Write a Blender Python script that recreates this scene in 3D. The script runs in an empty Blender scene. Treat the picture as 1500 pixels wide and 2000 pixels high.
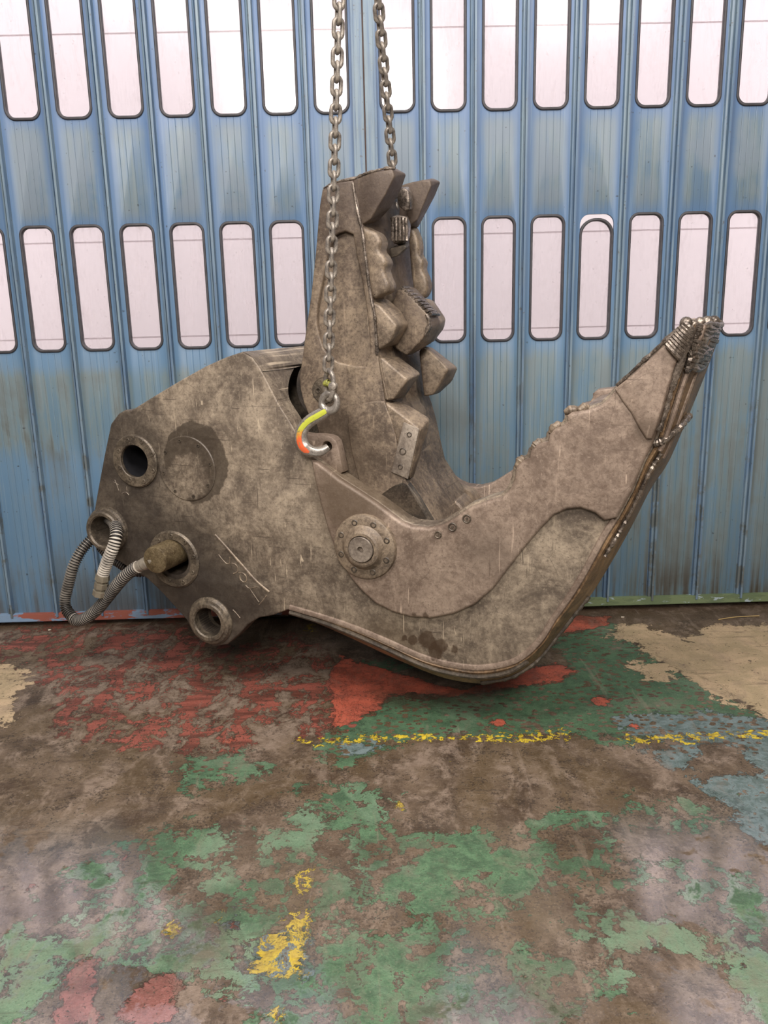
import bpy, bmesh, math, random
import numpy as np
from mathutils import Vector, Matrix, noise as mnoise
from mathutils.geometry import tessellate_polygon
random.seed(7)
C = bpy.context.scene.collection
SC = bpy.context.scene
# ------------------------------------------------------------------ camera, world, lights, exposure
F = 1600.0; PITCH, YAW, ROLL = .2363, .0124, -.0233
CAM = Vector((0, 0, 1.70))
fw = Vector((math.sin(YAW)*math.cos(PITCH), math.cos(YAW)*math.cos(PITCH), -math.sin(PITCH)))
r0 = Vector((math.cos(YAW), -math.sin(YAW), 0)); u0 = r0.cross(fw)
cR = r0*math.cos(ROLL)+u0*math.sin(ROLL); cU = -r0*math.sin(ROLL)+u0*math.cos(ROLL)
cam = bpy.data.cameras.new('camera'); co = bpy.data.objects.new('camera', cam); C.objects.link(co)
co.matrix_world = Matrix(((cR.x, cU.x, -fw.x, CAM.x), (cR.y, cU.y, -fw.y, CAM.y), (cR.z, cU.z, -fw.z, CAM.z), (0, 0, 0, 1)))
cam.sensor_fit = 'VERTICAL'; cam.sensor_height = 36; cam.lens = 36*F/2000; cam.clip_start = .05
SC.camera = co
SC.view_settings.view_transform = 'Standard'; SC.view_settings.look = 'None'
SC.view_settings.exposure = 0.12; SC.view_settings.gamma = 1; SC.view_settings.use_curve_mapping = False
w = bpy.data.worlds.new('overcast'); SC.world = w; w.use_nodes = True
w.node_tree.nodes['Background'].inputs[0].default_value = (1, .955, .975, 1)
w.node_tree.nodes['Background'].inputs[1].default_value = 2.75

def area(name, loc, size, power, color, tgt=None, sy=None):
    l = bpy.data.lights.new(name, 'AREA'); l.energy = power; l.color = color; l.size = size
    if sy: l.shape = 'RECTANGLE'; l.size_y = sy
    o = bpy.data.objects.new(name, l); C.objects.link(o); o.location = loc
    if tgt is not None: o.rotation_euler = (Vector(tgt)-Vector(loc)).to_track_quat('-Z', 'Y').to_euler()
    return o
WARM = (1.0, .93, .87); NEUT = (1.0, .95, .92)
area('hall_lamp', (-1.8, .2, 5.3), 1.2, 190, WARM, (-.5, 3.0, .8), 1.2)
area('hall_lamp', (2.2, -.4, 5.3), 1.2, 190, WARM, (.8, 3.0, .8), 1.2)
area('hall_lamp', (.2, 2.6, 5.5), 1.6, 80, NEUT, (.2, 3.2, 0), .8)
area('hall_lamp', (-.4, -3.8, 4.6), 2.6, 390, WARM, (0, 3.6, .5), 1.6)

# ------------------------------------------------------------------ helpers
def ray(px, py): return (cR*((px-750)/F) - cU*((py-1000)/F) + fw).normalized()
def on_y(px, py, Y):
    d = ray(px, py); return CAM + d*((Y-CAM.y)/d.y)
def on_floor(px, py, z=0):
    d = ray(px, py); return CAM + d*((z-CAM.z)/d.z)
TH = math.radians(22.5)
A = Vector((math.cos(TH), -math.sin(TH), 0)); N = Vector((math.sin(TH), math.cos(TH), 0))
ORG = on_y(940, 1333, 3.08)
def L(px, py, d=0.0):
    r = ray(px, py); t = ((ORG+N*d-CAM).dot(N))/r.dot(N)
    p = CAM + r*t - ORG
    return (p.dot(A), p.z)
def W(px, py, d=0.0):
    u, z = L(px, py, d); return ORG + A*u + N*d + Vector((0, 0, z))
def Ls(pts, d=0.0): return [L(x, y, d) for x, y in pts]
def V3(px, py, d): u, z = L(px, py, d); return Vector((u, d, z))
def rad(px, py, rp, d=0.0): return (V3(px, py-rp, d)-V3(px, py+rp, d)).length/2

def finish(bm, name, m, parent=None, ang=35, smooth=True):
    bmesh.ops.remove_doubles(bm, verts=bm.verts, dist=1e-5)
    bmesh.ops.recalc_face_normals(bm, faces=bm.faces)
    me = bpy.data.meshes.new(name)
    if smooth:
        for f in bm.faces: f.smooth = True
        a = math.radians(ang)
        for e in bm.edges:
            if len(e.link_faces) == 2 and e.calc_face_angle(0) > a: e.smooth = False
    bm.to_mesh(me); bm.free()
    if m: me.materials.append(m)
    o = bpy.data.objects.new(name, me); C.objects.link(o)
    if parent: o.parent = parent
    return o
def empty(name, loc, rz=0):
    o = bpy.data.objects.new(name, None); C.objects.link(o); o.location = loc; o.rotation_euler = (0, 0, rz); o.empty_display_size = .1
    return o
def crom(pts, n=6, closed=False):
    P = [Vector(p) for p in pts]; out = []; m = len(P)
    for i in range(m if closed else m-1):
        p0 = P[i-1] if (closed or i > 0) else P[0]; p1 = P[i]; p2 = P[(i+1) % m]
        p3 = P[(i+2) % m] if (closed or i+2 < m) else P[-1]
        for k in range(n):
            t = k/n
            out.append(.5*((2*p1)+(p2-p0)*t+(2*p0-5*p1+4*p2-p3)*t*t+(3*p1-p0-3*p2+p3)*t**3))
    if not closed: out.append(P[-1])
    return out
def prism(bm, outer, d0, d1, holes=(), bev=0.0, seg=2, axis='y'):
    """solid plate in the (u,w) plane between depths d0 and d1, real holes, rounded rims"""
    cu = bpy.data.curves.new('tmp', 'CURVE'); cu.dimensions = '2D'; cu.fill_mode = 'BOTH'
    for ring in [outer]+list(holes):
        s = cu.splines.new('POLY'); s.points.add(len(ring)-1)
        for p, q in zip(s.points, ring): p.co = (q[0], q[1], 0, 1)
        s.use_cyclic_u = True
    th = abs(d1-d0)
    cu.extrude = th/2-bev; cu.bevel_depth = bev; cu.bevel_resolution = seg-1; cu.offset = -bev
    ob = bpy.data.objects.new('tmp', cu); C.objects.link(ob)
    dg = bpy.context.evaluated_depsgraph_get(); dg.update()
    me = bpy.data.meshes.new_from_object(ob.evaluated_get(dg), depsgraph=dg)
    mid = (d0+d1)/2
    for v in me.vertices:
        x, y, z = v.co
        v.co = (x, mid+z, y) if axis == 'y' else (x, y, mid+z)
    bm.from_mesh(me)
    bpy.data.objects.remove(ob); bpy.data.curves.remove(cu); bpy.data.meshes.remove(me)
def hull(bm, pts, bev=0.0, seg=2):
    b = bmesh.new()
    for p in pts: b.verts.new(p)
    r = bmesh.ops.convex_hull(b, input=b.verts)
    junk = list({g for g in r['geom_interior'] if isinstance(g, bmesh.types.BMVert)})
    if junk: bmesh.ops.delete(b, geom=junk, context='VERTS')
    bmesh.ops.dissolve_limit(b, angle_limit=.05, verts=b.verts, edges=b.edges)
    if bev: bmesh.ops.bevel(b, geom=list(b.edges), offset=bev, segments=seg, profile=.6, affect='EDGES', clamp_overlap=True)
    me = bpy.data.meshes.new('t'); b.to_mesh(me); b.free(); bm.from_mesh(me); bpy.data.meshes.remove(me)
def lathe(bm, prof, c, ax, n=48, closed=False):
    """prof: (radius, offset along ax)"""
    ax = Vector(ax).normalized(); a = ax.orthogonal().normalized(); b = ax.cross(a); c = Vector(c); rings = []
    for r, h in prof:
        rings.append([bm.verts.new(c+ax*h+(a*math.cos(t)+b*math.sin(t))*max(r, 1e-5)) for t in (2*math.pi*i/n for i in range(n))])
    m = len(rings)
    for k in range(m if closed else m-1):
        A_, B_ = rings[k], rings[(k+1) % m]
        for i in range(n): bm.faces.new((A_[i], A_[(i+1) % n], B_[(i+1) % n], B_[i]))
def tube(bm, pts, r, n=10, cap=True, closed=False, flat=None):
    """r float or list; flat=(normal, ratio) gives an elliptical section"""
    P = [Vector(p) for p in pts]; m = len(P); R = r if isinstance(r, (list, tuple)) else [r]*m; rings = []; ref = None
    for i in range(m):
        if closed: t = P[(i+1) % m]-P[i-1]
        else: t = P[min(i+1, m-1)]-P[max(i-1, 0)]
        t.normalize()
        if ref is None: ref = t.orthogonal() if flat is None else Vector(flat[0])
        b = t.cross(ref)
        if b.length < 1e-6: b = t.orthogonal()
        b.normalize(); a = b.cross(t).normalized()
        if flat is None: ref = a
        k = flat[1] if flat else 1
        rings.append([bm.verts.new(P[i]+a*math.cos(q)*R[i]*k+b*math.sin(q)*R[i]) for q in (2*math.pi*j/n for j in range(n))])
    for i in range(m if closed else m-1):
        A_, B_ = rings[i], rings[(i+1) % m]
        for j in range(n): bm.faces.new((A_[j], A_[(j+1) % n], B_[(j+1) % n], B_[j]))
    if cap and not closed:
        bm.faces.new(rings[0][::-1]); bm.faces.new(rings[-1])
def box(bm, lo, hi):
    x0, y0, z0 = lo; x1, y1, z1 = hi
    v = [bm.verts.new(p) for p in ((x0,y0,z0),(x1,y0,z0),(x1,y1,z0),(x0,y1,z0),(x0,y0,z1),(x1,y0,z1),(x1,y1,z1),(x0,y1,z1))]
    for f in ((0,3,2,1),(4,5,6,7),(0,1,5,4),(1,2,6,5),(2,3,7,6),(3,0,4,7)): bm.faces.new([v[i] for i in f])
def circ(c, r, n=40): return [(c[0]+r*math.cos(2*math.pi*i/n), c[1]+r*math.sin(2*math.pi*i/n)) for i in range(n)]
def rrect(cx, z0, z1, w_, r, rt=None, n=7):
    out = []; rt = rt or r; h = w_/2
    for (x, z, rr, a0) in ((cx+h-r, z0+r, r, -90), (cx+h-rt, z1-rt, rt, 0), (cx-h+rt, z1-rt, rt, 90), (cx-h+r, z0+r, r, 180)):
        for i in range(n+1):
            a = math.radians(a0+90*i/n); out.append((x+rr*math.cos(a), z+rr*math.sin(a)))
    return out

# ------------------------------------------------------------------ node helpers / materials
class NT:
    def __init__(s, name):
        s.m = bpy.data.materials.new(name); s.m.use_nodes = True; s.t = s.m.node_tree; s.b = s.t.nodes['Principled BSDF']
        s.out = s.t.nodes['Material Output']; s.co = s.t.nodes.new('ShaderNodeTexCoord').outputs['Object']
    def n(s, k, **kw):
        x = s.t.nodes.new(k)
        for a, v in kw.items(): setattr(x, a, v)
        return x
    def put(s, inp, v):
        if isinstance(v, (int, float)): inp.default_value = v
        elif isinstance(v, tuple): inp.default_value = v if len(v) != 3 or len(inp.default_value) == 3 else (*v, 1)
        else: s.t.links.new(v, inp)
    def math(s, op, a, b=0.0, c=0.0, clamp=False):
        x = s.n('ShaderNodeMath', operation=op, use_clamp=clamp); s.put(x.inputs[0], a); s.put(x.inputs[1], b); s.put(x.inputs[2], c); return x.outputs[0]
    def mapv(s, scale=(1, 1, 1), loc=(0, 0, 0), rot=(0, 0, 0), src=None):
        x = s.n('ShaderNodeMapping'); s.put(x.inputs[0], src or s.co); x.inputs['Scale'].default_value = scale; x.inputs['Location'].default_value = loc; x.inputs['Rotation'].default_value = rot; return x.outputs[0]
    def noise(s, sc, det=6, rough=.6, dist=0, v=None):
        x = s.n('ShaderNodeTexNoise'); s.put(x.inputs['Vector'], v or s.co); x.inputs['Scale'].default_value = sc; x.inputs['Detail'].default_value = det; x.inputs['Roughness'].default_value = rough; x.inputs['Distortion'].default_value = dist; return x.outputs[0]
    def vor(s, sc, v=None, feat='F1', rnd=1.0):
        x = s.n('ShaderNodeTexVoronoi', feature=feat); s.put(x.inputs['Vector'], v or s.co); x.inputs['Scale'].default_value = sc; x.inputs['Randomness'].default_value = rnd; return x.outputs['Distance']
    def ramp(s, v, lo, hi, a=0.0, b=1.0):
        x = s.n('ShaderNodeMapRange', interpolation_type='SMOOTHSTEP'); s.put(x.inputs[0], v); x.inputs[1].default_value = lo; x.inputs[2].default_value = hi; x.inputs[3].default_value = a; x.inputs[4].default_value = b; return x.outputs[0]
    def mix(s, f, a, b, mode='MIX'):
        x = s.n('ShaderNodeMix', data_type='RGBA', blend_type=mode); s.put(x.inputs[0], f); s.put(x.inputs[6], a); s.put(x.inputs[7], b); return x.outputs[2]
    def sep(s, v=None):
        x = s.n('ShaderNodeSeparateXYZ'); s.put(x.inputs[0], v or s.co); return x.outputs
    def attr(s, name):
        x = s.n('ShaderNodeAttribute', attribute_name=name); return x
    def bump(s, h, strength=.5, dist=.01, nrm=None):
        x = s.n('ShaderNodeBump'); s.put(x.inputs['Height'], h); x.inputs['Strength'].default_value = strength; x.inputs['Distance'].default_value = dist
        if nrm: s.put(x.inputs['Normal'], nrm)
        return x.outputs[0]
    def set(s, **kw):
        for k, v in kw.items(): s.put(s.b.inputs[k.replace('_', ' ')], v)
        return s.m
def srgb(r, g, b): return tuple(((c/255+.055)/1.055)**2.4 if c > 10 else c/255/12.92 for c in (r, g, b))

def steel(name, dark, mid, light, scr=.5, rough=.5, spots=None, grain=1.0, metal=.2, off=(0, 0, 0), bd=.006, soil_shade=()):
    s = NT(name)
    v0 = s.mapv(loc=off)
    warp = s.noise(4.5*grain, 10, .72, .5, v0); fine = s.noise(34*grain, 8, .75, 0, v0); big = s.noise(1.6*grain, 5, .6, 1.0, v0)
    c = s.mix(s.ramp(s.math('ADD', s.math('MULTIPLY', warp, .7), s.math('MULTIPLY', big, .3)), .34, .64), dark, mid)
    c = s.mix(s.ramp(s.math('ADD', s.math('MULTIPLY', fine, .45), s.math('MULTIPLY', warp, .6)), .44, .70), c, light)
    speck = s.noise(95, 5, .75, 0, v0)
    c = s.mix(s.ramp(speck, .53, .64, 0, .62), c, dark); c = s.mix(s.ramp(speck, .34, .44, .55, 0), c, light); c = s.mix(s.ramp(s.noise(15*grain, 7, .75, .4, s.mapv(loc=(5, 2, 8))), .57, .66, 0, .5), c, dark)
    for i, (rt, sc) in enumerate((((0, .7, 0), (3, 1, 70)), ((0, -.9, 0), (90, 1, 4)), ((0, -.3, 0), (110, 1, 5)), ((0, .35, 0), (55, 1, 9)), ((0, 1.2, 0), (5, 1, 120)))):
        sv = s.noise(1.0, 3, .5, .25, s.mapv(scale=sc, rot=rt, loc=(i*3.1, 0, 1.7)))
        msk = s.math('MULTIPLY', s.ramp(sv, .655, .69), s.ramp(s.noise(2.6, 4, .6, 0, s.mapv(loc=(5*i, 2, 1))), .46, .60, 0, scr))
        c = s.mix(msk, c, tuple(min(1, q*1.5) for q in light) if i % 2 else dark)
    if scr > .2:
        tw = s.n('ShaderNodeTexNoise'); tw.inputs['Scale'].default_value = 3; s.put(tw.inputs['Vector'], s.co)
        for k, scl in enumerate((6, 11)):
            cr = s.vor(scl, s.mix(.10, s.mapv(loc=(k, k, 0), scale=(1, .3, 1)), tw.outputs[1]), 'DISTANCE_TO_EDGE')
            ck = s.math('MULTIPLY', s.ramp(cr, .0, .010, 1, 0), s.ramp(s.noise(3, 4, .6, 0, s.mapv(loc=(k*4, 0, 3))), .50, .60, 0, .75*scr))
            c = s.mix(ck, c, dark)
    wet = None
    X, Y, Z = s.sep()
    for (u, z, r1, soft, col, amt) in soil_shade:
        dx = s.math('SUBTRACT', X, u); dz = s.math('SUBTRACT', Z, z)
        dd = s.math('ADD', s.math('SQRT', s.math('ADD', s.math('MULTIPLY', dx, dx), s.math('MULTIPLY', dz, dz))), s.math('MULTIPLY', s.math('SUBTRACT', warp, .5), soft*1.6))
        c = s.mix(s.ramp(dd, r1-soft, r1+soft, amt, 0), c, col)
    if spots:
        wob = s.math('MULTIPLY', s.math('SUBTRACT', s.noise(11, 6, .65), .5), .085)
        for (u, z, r1, hole, hu, hz, col) in spots:
            dx = s.math('SUBTRACT', X, u); dz = s.math('SUBTRACT', Z, z)
            dd = s.math('ADD', s.math('SQRT', s.math('ADD', s.math('MULTIPLY', dx, dx), s.math('MULTIPLY', dz, s.math('MULTIPLY', dz, .78)))), wob)
            m1 = s.ramp(dd, r1-.005, r1+.003, 1, 0)
            if hole:
                dx = s.math('SUBTRACT', X, hu); dz = s.math('SUBTRACT', Z, hz)
                d2 = s.math('ADD', s.math('SQRT', s.math('ADD', s.math('MULTIPLY', dx, dx), s.math('MULTIPLY', dz, dz))), s.math('MULTIPLY', wob, -1.5))
                m1 = s.math('MULTIPLY', m1, s.ramp(d2, hole-.01, hole+.012, .12, 1))
            wet = m1 if wet is None else s.math('MAXIMUM', wet, m1)
            c = s.mix(s.math('MULTIPLY', m1, .78), c, col)
    h = s.math('ADD', s.math('MULTIPLY', warp, .5), s.math('ADD', s.math('MULTIPLY', fine, .35), s.math('MULTIPLY', speck, .15)))
    r = s.ramp(fine, .3, .7, rough-.08, rough+.14)
    if wet is not None: r = s.math('SUBTRACT', r, s.math('MULTIPLY', wet, .14))
    return s.set(Base_Color=c, Roughness=r, Metallic=metal, Normal=s.bump(h, .6, bd))

def plain0(name, col, rough=.5, metal=0.0, var=.25, sc=30):
    s = NT(name); n_ = s.noise(sc, 5, .6); d = tuple(c*(1-var) for c in col)
    return s.set(Base_Color=s.mix(s.ramp(n_, .35, .65), d, col), Roughness=rough, Metallic=metal, Normal=s.bump(n_, .3, .003))
DK, MD, LT = srgb(80, 70, 61), srgb(122, 109, 95), srgb(164, 150, 131)
WETC = srgb(62, 54, 46)
su = [(*L(382, 903), rad(382, 903, 70), rad(370, 930, 44), *L(366, 932), WETC)]
jw = []
for (x, y, r) in ((835, 1252, .035), (862, 1262, .028), (806, 1250, .018), (850, 1275, .032), (888, 1270, .016), (812, 1195, .012), (836, 1198, .010), (790, 1247, .010)):
    jw.append((*L(x, y), r, 0, 0, 0, srgb(66, 50, 38)))
OIL = srgb(46, 40, 36)
so = [(*L(215, 1000), .34, .16, OIL, .72), (*L(350, 1130), .34, .14, OIL, .74), (*L(430, 1200), .30, .12, OIL, .7), (*L(255, 880), .22, .09, OIL, .66), (*L(700, 960), .20, .09, srgb(92, 78, 62), .7), (*L(760, 1270), .14, .07, srgb(84, 70, 54), .5)]
M_body = steel('worn_body_steel', DK, MD, LT, .85, .5, su+jw, soil_shade=so)
M_jaw = steel('brown_jaw_steel', srgb(96, 81, 71), srgb(132, 115, 102), srgb(156, 139, 124), .85, .46, jw, soil_shade=[(*L(690, 965), .16, .07, srgb(92, 78, 64), .8), (*L(960, 1075), .10, .07, srgb(98, 86, 76), .4), (*L(1268, 840), .05, .03, srgb(92, 78, 66), .7)])
M_cast = steel('cast_upper_jaw_steel', srgb(72, 61, 52), srgb(110, 96, 84), srgb(146, 130, 110), .4, .46, grain=1.5, off=(3, 1, 2), soil_shade=[(*L(720, 350), .26, .16, srgb(74, 62, 55), .75), (*L(800, 580), .16, .12, srgb(78, 66, 57), .6), (*L(650, 900), .16, .1, srgb(80, 68, 56), .6)])  # top is darker brown; the inner-face zone paints in its weaker light
M_dark = steel('oily_dark_steel', srgb(44, 39, 34), srgb(72, 64, 55), srgb(98, 88, 76), .2, .42, grain=2.2, bd=.003)
M_ring = steel('machined_ring_steel', srgb(62, 55, 48), srgb(92, 83, 72), srgb(128, 116, 100), .3, .42, grain=3, metal=.4, bd=.003)
M_edge = steel('rusty_wet_edge_steel', srgb(64, 50, 38), srgb(108, 84, 60), srgb(142, 116, 86), .3, .36, grain=2, bd=.004)
M_inside = steel('dark_inner_steel', srgb(34, 30, 27), srgb(54, 47, 41), srgb(74, 65, 56), .1, .65)  # darker steel for the inner webs and hub
M_pit = plain0('bore_shade_black', srgb(24, 24, 28), .6)  # near-black colour stands in for the shade deep in the bore
M_tooth = steel('polished_tooth_steel', srgb(80, 69, 59), srgb(116, 102, 88), srgb(150, 134, 114), .3, .42, grain=2.5, bd=.004)
M_weld = steel('silvery_weld_steel', srgb(60, 53, 48), srgb(98, 88, 80), srgb(160, 148, 136), 0, .26, grain=3, metal=.6, bd=.0025)
M_insert = steel('grey_cutter_block_steel', srgb(104, 94, 86), srgb(140, 129, 118), srgb(162, 151, 138), .3, .4, grain=2, metal=.4, bd=.003)
M_chain = steel('galvanised_chain_steel', srgb(92, 87, 83), srgb(134, 126, 119), srgb(172, 163, 150), 0, .36, grain=4, metal=.3, bd=.0006)
M_hook = steel('bare_hook_steel', srgb(120, 114, 108), srgb(150, 143, 136), srgb(176, 170, 162), 0, .32, grain=3, metal=.6, bd=.0006)
plain = plain0
def paint_hook():
    s = NT('chipped_hook_paint'); z = s.sep()[2]; n_ = s.noise(22, 4, .6)
    f = s.ramp(s.math('ADD', z, s.math('MULTIPLY', s.math('SUBTRACT', n_, .5), .10)), HZ-.02, HZ+.02)
    c = s.mix(f, srgb(206, 92, 52), srgb(180, 186, 66))
    c = s.mix(s.ramp(s.noise(60, 5, .7), .58, .64), c, srgb(128, 122, 80))
    return s.set(Base_Color=c, Roughness=.4)
M_rubber = plain('black_rubber_gasket', srgb(58, 56, 60), .6, var=.3)
M_hose = steel('hose_spiral_guard', srgb(70, 66, 62), srgb(140, 134, 126), srgb(196, 188, 176), 0, .4, grain=3, metal=.2)
M_hosedark = plain('hose_groove_dark', srgb(38, 35, 33), .6)  # groove faces coloured dark so the ribs stand out

def door_mat(name, tint):
    s = NT(name); X, Y, Z = s.sep()
    streak = s.noise(1, 6, .62, .15, s.mapv(scale=(26, 1, .9))); fst = s.noise(1, 4, .6, 0, s.mapv(scale=(120, 1, 1.6), loc=(3, 0, 2)))
    blot = s.noise(3.0, 6, .6, .4, s.mapv(scale=(1, 1, .8), loc=(7, 1, 0)))
    xm = s.math('PINGPONG', s.math('ADD', X, PLF), .1292)          # 0 at panel centre .. .129 at the seam
    mid = s.ramp(xm, .045, .105, 1, 0)
    blue = s.mix(s.ramp(Z, 1.2, 2.9), srgb(86, 117, 146), srgb(78, 104, 142))
    teal = s.mix(s.ramp(s.math('ADD', s.math('MULTIPLY', streak, .6), s.math('MULTIPLY', blot, .4)), .38, .62), srgb(84, 104, 112), srgb(108, 121, 126))
    zb1 = s.math('MULTIPLY', s.ramp(Z, 2.17, 2.28), s.ramp(Z, 2.60, 2.70, 1, 0)); zb2 = s.ramp(Z, 1.42, 1.56, 1, 0); lband = s.math('MULTIPLY', s.ramp(X, -.5, .3, 1, 0), s.math('MULTIPLY', s.ramp(Z, 1.38, 1.5, 1, 0), s.ramp(Z, .85, 1.15)))
    rgt = s.ramp(X, -.3, 1.1, tint, 1.0)
    dirt = s.math('MULTIPLY', s.math('MAXIMUM', s.math('MULTIPLY', zb1, .8), s.math('MULTIPLY', zb2, rgt)), s.math('MAXIMUM', mid, s.math('MULTIPLY', zb2, .75)))
    base = s.math('MULTIPLY', s.math('ADD', s.math('MAXIMUM', dirt, lband), .15), s.ramp(s.math('ADD', s.math('MULTIPLY', streak, .6), s.math('MULTIPLY', blot, .5)), .42, .62, .55, 1.15), clamp=True)
    c = s.mix(base, blue, teal)
    c = s.mix(s.ramp(fst, .55, .75, 0, .3), c, srgb(130, 148, 158))
    g = s.math('MULTIPLY', s.ramp(s.math('ADD', s.math('MULTIPLY', streak, .5), s.math('MULTIPLY', blot, .6)), .52, .66), s.ramp(Z, .6, 1.75, .9, .2))
    gm = s.math('MULTIPLY', g, s.math('ADD', s.math('ADD', .10, s.math('MULTIPLY', lband, .9)), s.math('MULTIPLY', zb2, s.math('ADD', .22, s.math('MULTIPLY', rgt, .28)))))
    c = s.mix(gm, c, srgb(72, 74, 68)); c = s.mix(s.math('MULTIPLY', s.math('MULTIPLY', zb1, mid), s.ramp(blot, .42, .62, .15, .75)), c, srgb(106, 118, 132))
    bot = s.math('MULTIPLY', s.ramp(Z, .06, .38, .95, 0), s.ramp(s.math('ADD', streak, s.math('MULTIPLY', blot, .5)), .6, .9))
    c = s.mix(s.math('MULTIPLY', bot, s.ramp(X, -1.6, .5, .5, 1)), c, srgb(66, 58, 48))
    spk = s.noise(38, 3, .5); c = s.mix(s.ramp(spk, .70, .74, 0, .7), c, srgb(48, 52, 56))
    # fine pressed lines of the sheet
    ln = None
    for q in (.018, .052):
        e = s.ramp(s.math('ABSOLUTE', s.math('SUBTRACT', xm, q)), .0, .0022, 1, 0); ln = e if ln is None else s.math('MAXIMUM', ln, e)
    h = s.math('SUBTRACT', s.math('MULTIPLY', streak, .25), s.math('MULTIPLY', ln, .9))
    return s.set(Base_Color=c, Roughness=s.ramp(blot, .3, .7, .36, .55), Normal=s.bump(h, .5, .004), Specular_IOR_Level=.4)
# door units: column pitch and group origins in metres
PL = .2584; XL0, XR0 = -1.7095, .4297; YD = 4.5
ZR1 = 1.0041+1.70; ZT2 = .473+1.70; ZB2 = -.1402+1.70
PLF = 0.0
def leaf_mat(name, x0, tint):
    global PLF
    # ping-pong has its zero at the panel centre
    PLF = -x0 + 8*PL
    return door_mat(name, tint)
M_left = leaf_mat('blue_left_leaf_paint', XL0, .25); M_right = leaf_mat('blue_right_leaf_paint', XR0, 1.0)
M_rib = plain('pale_blue_rib_paint', srgb(112, 146, 176), .45, var=.28, sc=14)
def ribmat():
    s = NT('worn_rib_paint'); X, Y, Z = s.sep(); st = s.noise(1, 5, .6, .2, s.mapv(scale=(60, 1, 2.2))); bl = s.noise(6, 5, .65)
    c = s.mix(s.ramp(st, .35, .65), srgb(78, 102, 128), srgb(108, 126, 138))
    c = s.mix(s.math('MULTIPLY', s.ramp(bl, .5, .6), s.ramp(Z, .6, 1.8, .8, .1)), c, srgb(84, 86, 80))
    c = s.mix(s.ramp(s.noise(40, 4, .6), .64, .70, 0, s.b and .6), c, srgb(70, 60, 50))
    return s.set(Base_Color=c, Roughness=.45, Normal=s.bump(st, .4, .003))
M_rib = ribmat()
def railmat(name, c1, c2, c3, lo=.5):
    s = NT(name); n1 = s.noise(1, 6, .65, .3, s.mapv(scale=(4, 10, 14))); n2 = s.noise(1, 6, .6, .2, s.mapv(scale=(9, 9, 30), loc=(4, 2, 1)))
    c = s.mix(s.ramp(n1, lo-.015, lo+.015), c1, c2); c = s.mix(s.ramp(n2, .60, .63), c, c3)
    return s.set(Base_Color=c, Roughness=.5, Normal=s.bump(n1, .4, .003))
M_railL = railmat('peeling_red_and_blue_rail', srgb(112, 134, 158), srgb(134, 78, 66), srgb(108, 130, 156), .46)
M_railR = railmat('peeling_green_rail', srgb(92, 106, 78), srgb(104, 118, 86), srgb(150, 164, 170), .5)
def panemat():
    s = NT('dusty_acrylic_pane'); t = s.t
    gl = t.nodes.new('ShaderNodeBsdfTransparent'); gl.inputs[0].default_value = (.97, .955, .965, 1)
    df = t.nodes.new('ShaderNodeBsdfTranslucent'); df.inputs[0].default_value = (.82, .76, .76, 1)
    gs = t.nodes.new('ShaderNodeBsdfGlossy'); gs.inputs['Roughness'].default_value = .15
    n_ = s.noise(1, 6, .65, .3, s.mapv(scale=(22, 1, 5))); sp = s.noise(34, 3, .6)
    f = s.math('ADD', s.ramp(n_, .45, .8, .05, .26), s.ramp(sp, .66, .72, 0, .22))
    m1 = t.nodes.new('ShaderNodeMixShader'); s.put(m1.inputs[0], f); t.links.new(gl.outputs[0], m1.inputs[1]); t.links.new(df.outputs[0], m1.inputs[2])
    m2 = t.nodes.new('ShaderNodeMixShader'); m2.inputs[0].default_value = .035; t.links.new(m1.outputs[0], m2.inputs[1]); t.links.new(gs.outputs[0], m2.inputs[2])
    t.links.new(m2.outputs[0], s.out.inputs[0]); t.nodes.remove(s.b); return s.m
M_pane = panemat()

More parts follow.
